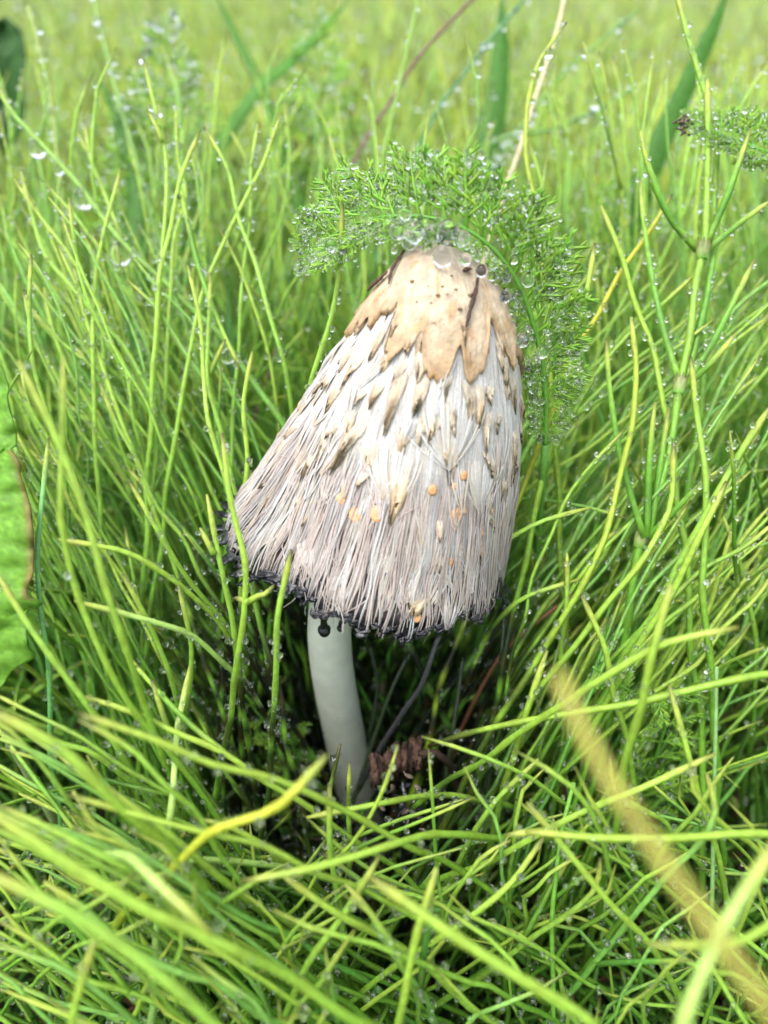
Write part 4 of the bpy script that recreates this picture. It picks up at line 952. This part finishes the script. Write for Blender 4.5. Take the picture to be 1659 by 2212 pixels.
# ------------------------------------------------------------------ dandelion leaf
def broad_leaf(name, label, mid, edges, depth_bulge, c0, c1, cat='leaf', marg=None, seed=0):
    """mid: (y, x, depth) rows of the midrib; edges: (y, right x) outline; the other half mirrors it"""
    mid = np.array(mid, float); edges = np.array(edges, float); ny, nx = 90, 12
    ys = np.linspace(mid[0, 0], mid[-1, 0], ny)
    xm = np.interp(ys, mid[:, 0], mid[:, 1]); dm_ = np.interp(ys, mid[:, 0], mid[:, 2]); xe = np.interp(ys, edges[:, 0], edges[:, 1])
    V = []; C = []
    for i, y in enumerate(ys):
        for j in range(-nx, nx + 1):
            a = abs(j) / nx; hw = (xe[i] - xm[i])
            x = xm[i] + math.copysign(1, j) * a * hw if j else xm[i]
            wav = .0012 * math.sin(y * .05 + j * .4) * a + .0006 * math.sin(y * .13 + seed) * a
            V.append(P(x, y + 10 * math.sin(a * 3 + y * .02), dm_[i] + depth_bulge * a ** 1.6 + wav - (.0009 if j == 0 else 0)))
            vein = 1 + .35 * (abs(((y + a * 60) % 46) - 23) < 1.8) * (j != 0)
            c = c0 * vein * (1.25 if j == 0 else 1) * (1 + .12 * math.sin(y * .31 + j))
            C.append(mix(c, c1, np.array(float(smooth(.80, 1.0, np.array(a)) * (marg is None or marg[0] < y < marg[1])))))
    mb = MB(); k = 2 * nx + 1; ii = np.arange(ny * k).reshape(ny, k)
    mb.add(np.array(V), np.stack([ii[:-1, :-1], ii[:-1, 1:], ii[1:, 1:], ii[1:, :-1]], -1).reshape(-1, 4), None, np.array(C))
    base = P(xm[-1], ys[-1], dm_[-1])
    o = empty(name, base); tag(o, label, cat)
    b_ = mb.obj('blade', M['leaf'], o, base); s_ = b_.modifiers.new('t', 'SOLIDIFY'); s_.thickness = .00045
    f_ = base.copy(); f_[2] = -.003; f_ += np.array([.002, .002, 0])
    m2 = MB(); tube(m2, spline([PP([(mid[r_, 1], mid[r_, 0], mid[r_, 2] + .0006)])[0] for r_ in range(len(mid))] + [mix(base, f_, np.array(.5)), f_], 50), np.linspace(.0006, .0018, 50), 8, (.28, .36, .14)); m2.obj('midrib', M['leaf'], o, base)
    return o
broad_leaf('dandelion_leaf', 'broad toothed dandelion leaf with reddish edge at the thicket side', [(770, -30, .158), (900, -35, .155), (1100, -45, .151), (1300, -50, .15), (1420, -40, .153), (1500, -30, .158)],
           [(770, -25), (800, 8), (830, 22), (855, 16), (880, 24), (930, 38), (968, 36), (972, 22), (1000, 40), (1018, 48), (1030, 44), (1060, 55), (1100, 68), (1160, 74), (1230, 74), (1280, 60), (1298, 62), (1306, 100), (1316, 84), (1330, 58), (1370, 58), (1405, 62), (1414, 86), (1424, 66), (1440, 30), (1470, 10), (1500, -20)], -.002,
           np.array([.15, .33, .035]), np.array([.22, .17, .05]), marg=(980, 1300))
broad_leaf('dark_leaf', 'dark blurred broad leaf standing beyond the dandelion leaf', [(40, 10, .34), (120, 12, .34), (220, 14, .345), (330, 12, .35)], [(40, 14), (80, 50), (130, 58), (180, 48), (230, 56), (270, 50), (330, 16)], -.004, np.array([.035, .11, .02]), np.array([.045, .10, .03]), seed=3)

# ------------------------------------------------------------------ grass blades and stalks
def blade_grass(name, label, pts, wd, c, cat='grass', fold=.35, group=None):
    wd = wd * nearer(pts)[0][2] / pts[0][2]; q = ground_path(PP(nearer(pts))); p = spline(q, 60); n_ = 60
    T, N, B = frames(p); side = norm(np.cross(T, camn)); t_ = np.linspace(0, 1, n_)
    wv = wd * np.interp(t_, [0, .2, .7, .92, 1], [.5, .9, 1, .6, .03])
    V = np.stack([p - side * wv[:, None], p + camn * -(wv * fold)[:, None], p + side * wv[:, None]], 1)
    ii = np.arange(n_ * 3).reshape(n_, 3); mb = MB()
    mb.add(V, np.stack([ii[:-1, :-1], ii[:-1, 1:], ii[1:, 1:], ii[1:, :-1]], -1).reshape(-1, 4), None, np.repeat(mix(np.asarray(c) * .8, np.asarray(c) * 1.15, t_), 3, 0))
    o = mb.obj(name, M['leaf'], None, p[0]); s_ = o.modifiers.new('t', 'SOLIDIFY'); s_.thickness = .0003
    return tag(o, label, cat, group)
def stalk(name, label, pts, r, c0, c1, cat='grass', m='stem', wet=0, wr=(.0003, .0009), group=None):
    p = spline(ground_path(PP(nearer(pts))), 60); mb = MB(); t_ = np.linspace(0, 1, 60)
    tube(mb, p, r * (1 - .4 * t_), 8, mix(np.asarray(c0, float), np.asarray(c1, float), t_))
    o = mb.obj(name, M[m], None, p[0]); tag(o, label, cat, group)
    if wet:
        dm = MB(); a, b = dew_pos(p[20:], r, wet, *wr); beads(dm, a, b, ICO2); tag(dm.obj('dew', M['water'], o, p[0]), kind='stuff')
    return o
DGc = (.055, .17, .018)
blade_grass('broad_grass', 'broad dark green grass blade leaning out above the purple-tipped yarrow', [(1580, -40, .34), (1540, 60, .335), (1490, 170, .33), (1430, 300, .325), (1380, 420, .32)], .0055, DGc)
blade_grass('broad_grass', 'dark blurred grass blade beside the pale yarrow plume', [(215, 170, .33), (245, 240, .33), (275, 320, .33), (292, 420, .325), (290, 520, .32)], .005, DGc)
blade_grass('broad_grass', 'faint dark grass blade far behind the yarrow arch', [(1085, -20, .48), (1082, 90, .48), (1075, 190, .47), (1060, 300, .46)], .009, DGc)
blade_grass('broad_grass', 'faint green blade crossing a far stem to make a V', [(460, -30, .5), (500, 60, .5), (555, 170, .49), (590, 260, .48)], .004, (.07, .2, .02))
blade_grass('broad_grass', 'faint green blade forming the other arm of the far V', [(760, -10, .5), (700, 60, .5), (620, 140, .49), (560, 190, .48)], .005, (.09, .25, .03))
blade_grass('broad_grass', 'short dark grass blade standing deep behind the dew-tipped shoots', [(490, 590, .235), (492, 640, .235), (495, 720, .233), (500, 800, .23)], .0022, DGc)
stalk('grass_stalk', 'thin purple-brown grass stalk slanting behind the yarrow arch', [(1040, -20, .3), (970, 50, .3), (900, 130, .298), (830, 240, .295), (780, 320, .29)], .0009, (.20, .13, .09), (.19, .10, .10), m='dead')
stalk('grass_stalk', 'pale straw-coloured grass stalk with dew behind the arched black-tipped shoot', [(1222, -20, .235), (1205, 60, .235), (1180, 140, .234), (1150, 230, .232), (1120, 330, .23), (1085, 430, .228)], .0010, (.35, .36, .18), (.60, .50, .32), m='dead', wet=30)
stalk('grass_stalk', 'bluish green grass stalk beaded with blurred drops, slanting far back', [(1150, -20, .33), (1080, 60, .33), (1010, 150, .328), (950, 230, .325), (900, 330, .32)], .0009, (.10, .28, .10), (.10, .28, .12), wet=34, wr=(.0008, .0018))
stalk('grass_stalk', 'blurred stalk lying level with a row of shining drops', [(1370, 190, .36), (1300, 230, .36), (1240, 260, .36), (1170, 285, .355), (1080, 300, .35)], .0009, (.14, .34, .08), (.2, .4, .1), wet=40, wr=(.001, .0021))
stalk('grass_stalk', 'blurred stalk with drops standing beside the broad dark blade', [(1380, 20, .38), (1320, 70, .38), (1250, 130, .375), (1180, 200, .37)], .0009, (.16, .36, .08), (.22, .42, .1), wet=34, wr=(.001, .002))
stalk('grass_stalk', 'upright blurred stalk hung with bright drops before the pale yarrow plume', [(200, -20, .3), (215, 50, .3), (235, 130, .3), (260, 230, .298), (290, 330, .295)], .0010, (.16, .36, .08), (.26, .44, .1), wet=40, wr=(.0008, .0017))
stalk('grass_stalk', 'slim blurred stalk with dark point beside a drop-hung stalk', [(60, 15, .27), (80, 80, .27), (100, 160, .27), (115, 250, .268), (125, 350, .262)], .0010, (.14, .34, .06), (.34, .44, .1), wet=34, wr=(.0006, .0015))
stalk('grass_stalk', 'straight green stalk with dew rising behind the crown', [(905, -20, .25), (890, 60, .25), (870, 150, .248), (845, 260, .245), (820, 370, .24)], .0009, (.16, .36, .05), (.26, .44, .06), wet=40, wr=(.0004, .001))
stalk('grass_stalk', 'thin straight pale grass stalk standing through the tangle beside the straw', [(1548, 1440, .145), (1546, 1560, .145), (1543, 1700, .146), (1540, 1850, .148), (1537, 2000, .152), (1534, 2200, .16)], .0006, (.22, .42, .12), (.25, .45, .14))
stalk('grass_stalk', 'straight bright grass stalk slanting into the low tangle below the fork', [(1240, 1690, .15), (1215, 1790, .148), (1200, 1900, .147), (1192, 2000, .148), (1195, 2120, .15)], .0007, (.15, .40, .04), (.2, .45, .06))
stalk('dry_straw', 'thick yellow straw, very blurred, lying over the low tangle', [(1205, 1455, .058), (1240, 1540, .057), (1290, 1640, .056), (1365, 1760, .055), (1455, 1890, .054), (1540, 2010, .053), (1620, 2130, .052), (1700, 2240, .052)], .0009, (.40, .38, .05), (.36, .33, .07), 'straw', m='dead')
stalk('dry_twig', 'thin reddish dry twig in the shade below the torn margin', [(1235, 1290, .186), (1190, 1320, .187), (1140, 1360, .188), (1095, 1400, .19), (1060, 1450, .195)], .0008, (.20, .09, .04), (.24, .12, .06), 'twig', m='dead')

# ------------------------------------------------------------------ debris on and under the cap
def sliver(label, pts, r, c, on_cap=True, name='bark_sliver'):
    q = []
    for x, y in pts:
        s, t = cap_at(x, y); q.append(capP(np.array([s]), np.array([t]), np.array([.0016]))[0])
    p = spline(q, 16); mb = MB(); u = np.linspace(0, 1, 16)
    tube(mb, p, r * (.35 + .65 * np.sin(math.pi * (.12 + .8 * u))) * (1 + .25 * np.sin(u * 25)), 6, c, flat=.5)
    o = mb.obj(name, M['dead'], None, p[0]); return tag(o, label, 'debris')
DB = np.array([.06, .035, .025])
sliver('long dark bark sliver stuck down the crown beneath the yarrow leaf', [(1022, 612), (1018, 635), (1010, 660), (1004, 690), (1000, 710)], .00042, DB)
sliver('dark curved sliver lying over the crown shoulder away from the yarrow stalk', [(880, 556), (866, 580), (856, 600), (850, 625)], .0004, DB * 1.2)
sliver('brown bark strip at the outer shoulder of the crown', [(850, 596), (830, 615), (815, 628), (806, 636)], .0008, DB * 1.8)
sliver('short dark crumb on top of the crown', [(995, 596), (1004, 592), (1010, 594)], .0006, DB * .8, name='soil_crumb')
sliver('tiny dark crumb beside the long bark sliver', [(1028, 600), (1034, 604)], .0005, DB * .8, name='soil_crumb')
sliver('small dark twig bit on the yarrow side of the crown', [(1072, 628), (1080, 640), (1084, 660)], .0004, DB)
sliver('thin hooked dark fibre near the long bark sliver', [(1010, 640), (1016, 648), (1014, 662)], .0002, DB)
# crumpled brown leaf under the cap
m2 = empty('withered_leaf', P(857, 1690, .176)); tag(m2, 'crumpled brown withered leaf lying beneath the cap', 'leaf'); b0 = P(857, 1690, .176)
mb = MB(); nu, nv = 64, 8
U, W = np.meshgrid(np.linspace(0, 1, nu), np.linspace(-1, 1, nv), indexing='ij')
v = np.array([P(800 + 112 * u, 1674 - 50 * u, .176) for u in U.ravel()]).reshape(nu, nv, 3)
v = v + UP * (W * .0033 * (1 + .22 * np.sin(U * 41) + .15 * np.sin(U * 17)))[..., None] + FW * (.0010 * np.sin(U * 37 + 2.2 * np.sin(U * 9) + .9 * W) * (.6 + .5 * np.sin(U * 13)) + .0016 * W ** 2 + .0007 * np.sin(U * 8 + W * 3))[..., None] + rng.normal(size=v.shape) * .00026
ii = np.arange(nu * nv).reshape(nu, nv)
mb.add(v, np.stack([ii[:-1, :-1], ii[:-1, 1:], ii[1:, 1:], ii[1:, :-1]], -1).reshape(-1, 4), None, (np.array([.060, .032, .022]) * (1 + .5 * np.sin(U * 23 + W) + .35 * np.sin(U * 71 + W * 4))[..., None]).reshape(-1, 3))
o = mb.obj('blade', M['dead'], m2, b0); s_ = o.modifiers.new('t', 'SOLIDIFY'); s_.thickness = .0004
tb = MB(); tube(tb, spline([P(800, 1675, .177), P(850, 1655, .178), P(910, 1625, .177), P(960, 1640, .18), P(985, 1720, .2), np.array([P(985, 1760, .2)[0], P(985, 1760, .2)[1], -.003])], 30), .0009, 6, (.05, .03, .02)); tb.obj('rachis', M['dead'], m2, b0)
# inky litter clump
b0 = P(868, 1735, .165); m2 = empty('inked_litter', b0); tag(m2, 'small clump of black ink-soaked litter with white flecks before the mushroom stem', 'debris')
for k in range(22):
    a = b0 + RT * random.gauss(0, .0022) + UP * random.gauss(.0, .004) + FW * random.gauss(0, .002); d = norm(rng.normal(size=3)); mb = MB()
    cc = INK * 2 if random.random() < .75 else np.array([.22, .17, .13]) * random.uniform(.3, 1)
    tube(mb, spline([a, a + d * .0014 + rng.normal(size=3) * .0006, a + d * .0027], 7), np.array([.0003, .0006, .0007, .0006, .0005, .0003, .0001]), 5, cc, flat=.4); mb.obj('shred', M['ink'] if cc[0] < .05 else M['dead'], m2, b0)
tb = MB(); tube(tb, spline([b0, b0 + np.array([.001, .003, -.03]), np.array([b0[0], b0[1] + .004, -.003])], 20), .0008, 6, INK * 2); tb.obj('stalk', M['ink'], m2, b0)
# ink-blackened stalk hanging under the cap edge
stalk('inked_stalk', 'ink-blackened broken stalk slanting up to the underside of the cap edge', [(948, 1372, .168), (935, 1410, .169), (922, 1450, .170), (905, 1490, .174), (870, 1540, .18), (820, 1620, .19)], .0010, (.008, .008, .010), (.06, .06, .065), 'stalk', m='ink')
for k, (lab, pts_) in enumerate([('blackened horsetail stalk under the cap beside the broken one', [(880, 1420, .195), (850, 1480, .195), (820, 1560, .196)]), ('wet black stalk close behind the pale mushroom stem', [(800, 1400, .205), (815, 1480, .205), (800, 1580, .205)]), ('inky black drooping stalk at the dark edge of the hollow', [(1000, 1420, .19), (990, 1500, .19), (975, 1600, .19)]), ('thin black wet stalk between hollow and striped stem', [(1090, 1300, .18), (1085, 1400, .181), (1075, 1500, .183)])]):
    stalk('inked_stalk', lab, pts_, .0009, (.008, .008, .01), (.03, .05, .02), 'stalk', m='ink')
# dead strands on the soil
lt = MB()
for k in range(420):
    b = np.array([random.uniform(-.16, .16), random.uniform(-.14, .14), random.uniform(.0, .012)])
    if math.hypot(b[0] - MO[0], b[1]) < .012: continue
    p = kinky(b, [random.gauss(0, 1), random.gauss(0, 1), random.uniform(-.05, .25)], random.uniform(.02, .06), .05, .12); p[:, 2] = np.maximum(p[:, 2], .0005)
    tube(lt, resample(p, 10), random.uniform(.0004, .0010), 5, np.array([.16, .085, .04]) * random.uniform(.3, 1.3), close=False)
tag(lt.obj('leaf_litter', M['dead']), 'brown dead strands matted on the soil under the horsetails', 'litter', kind='stuff')
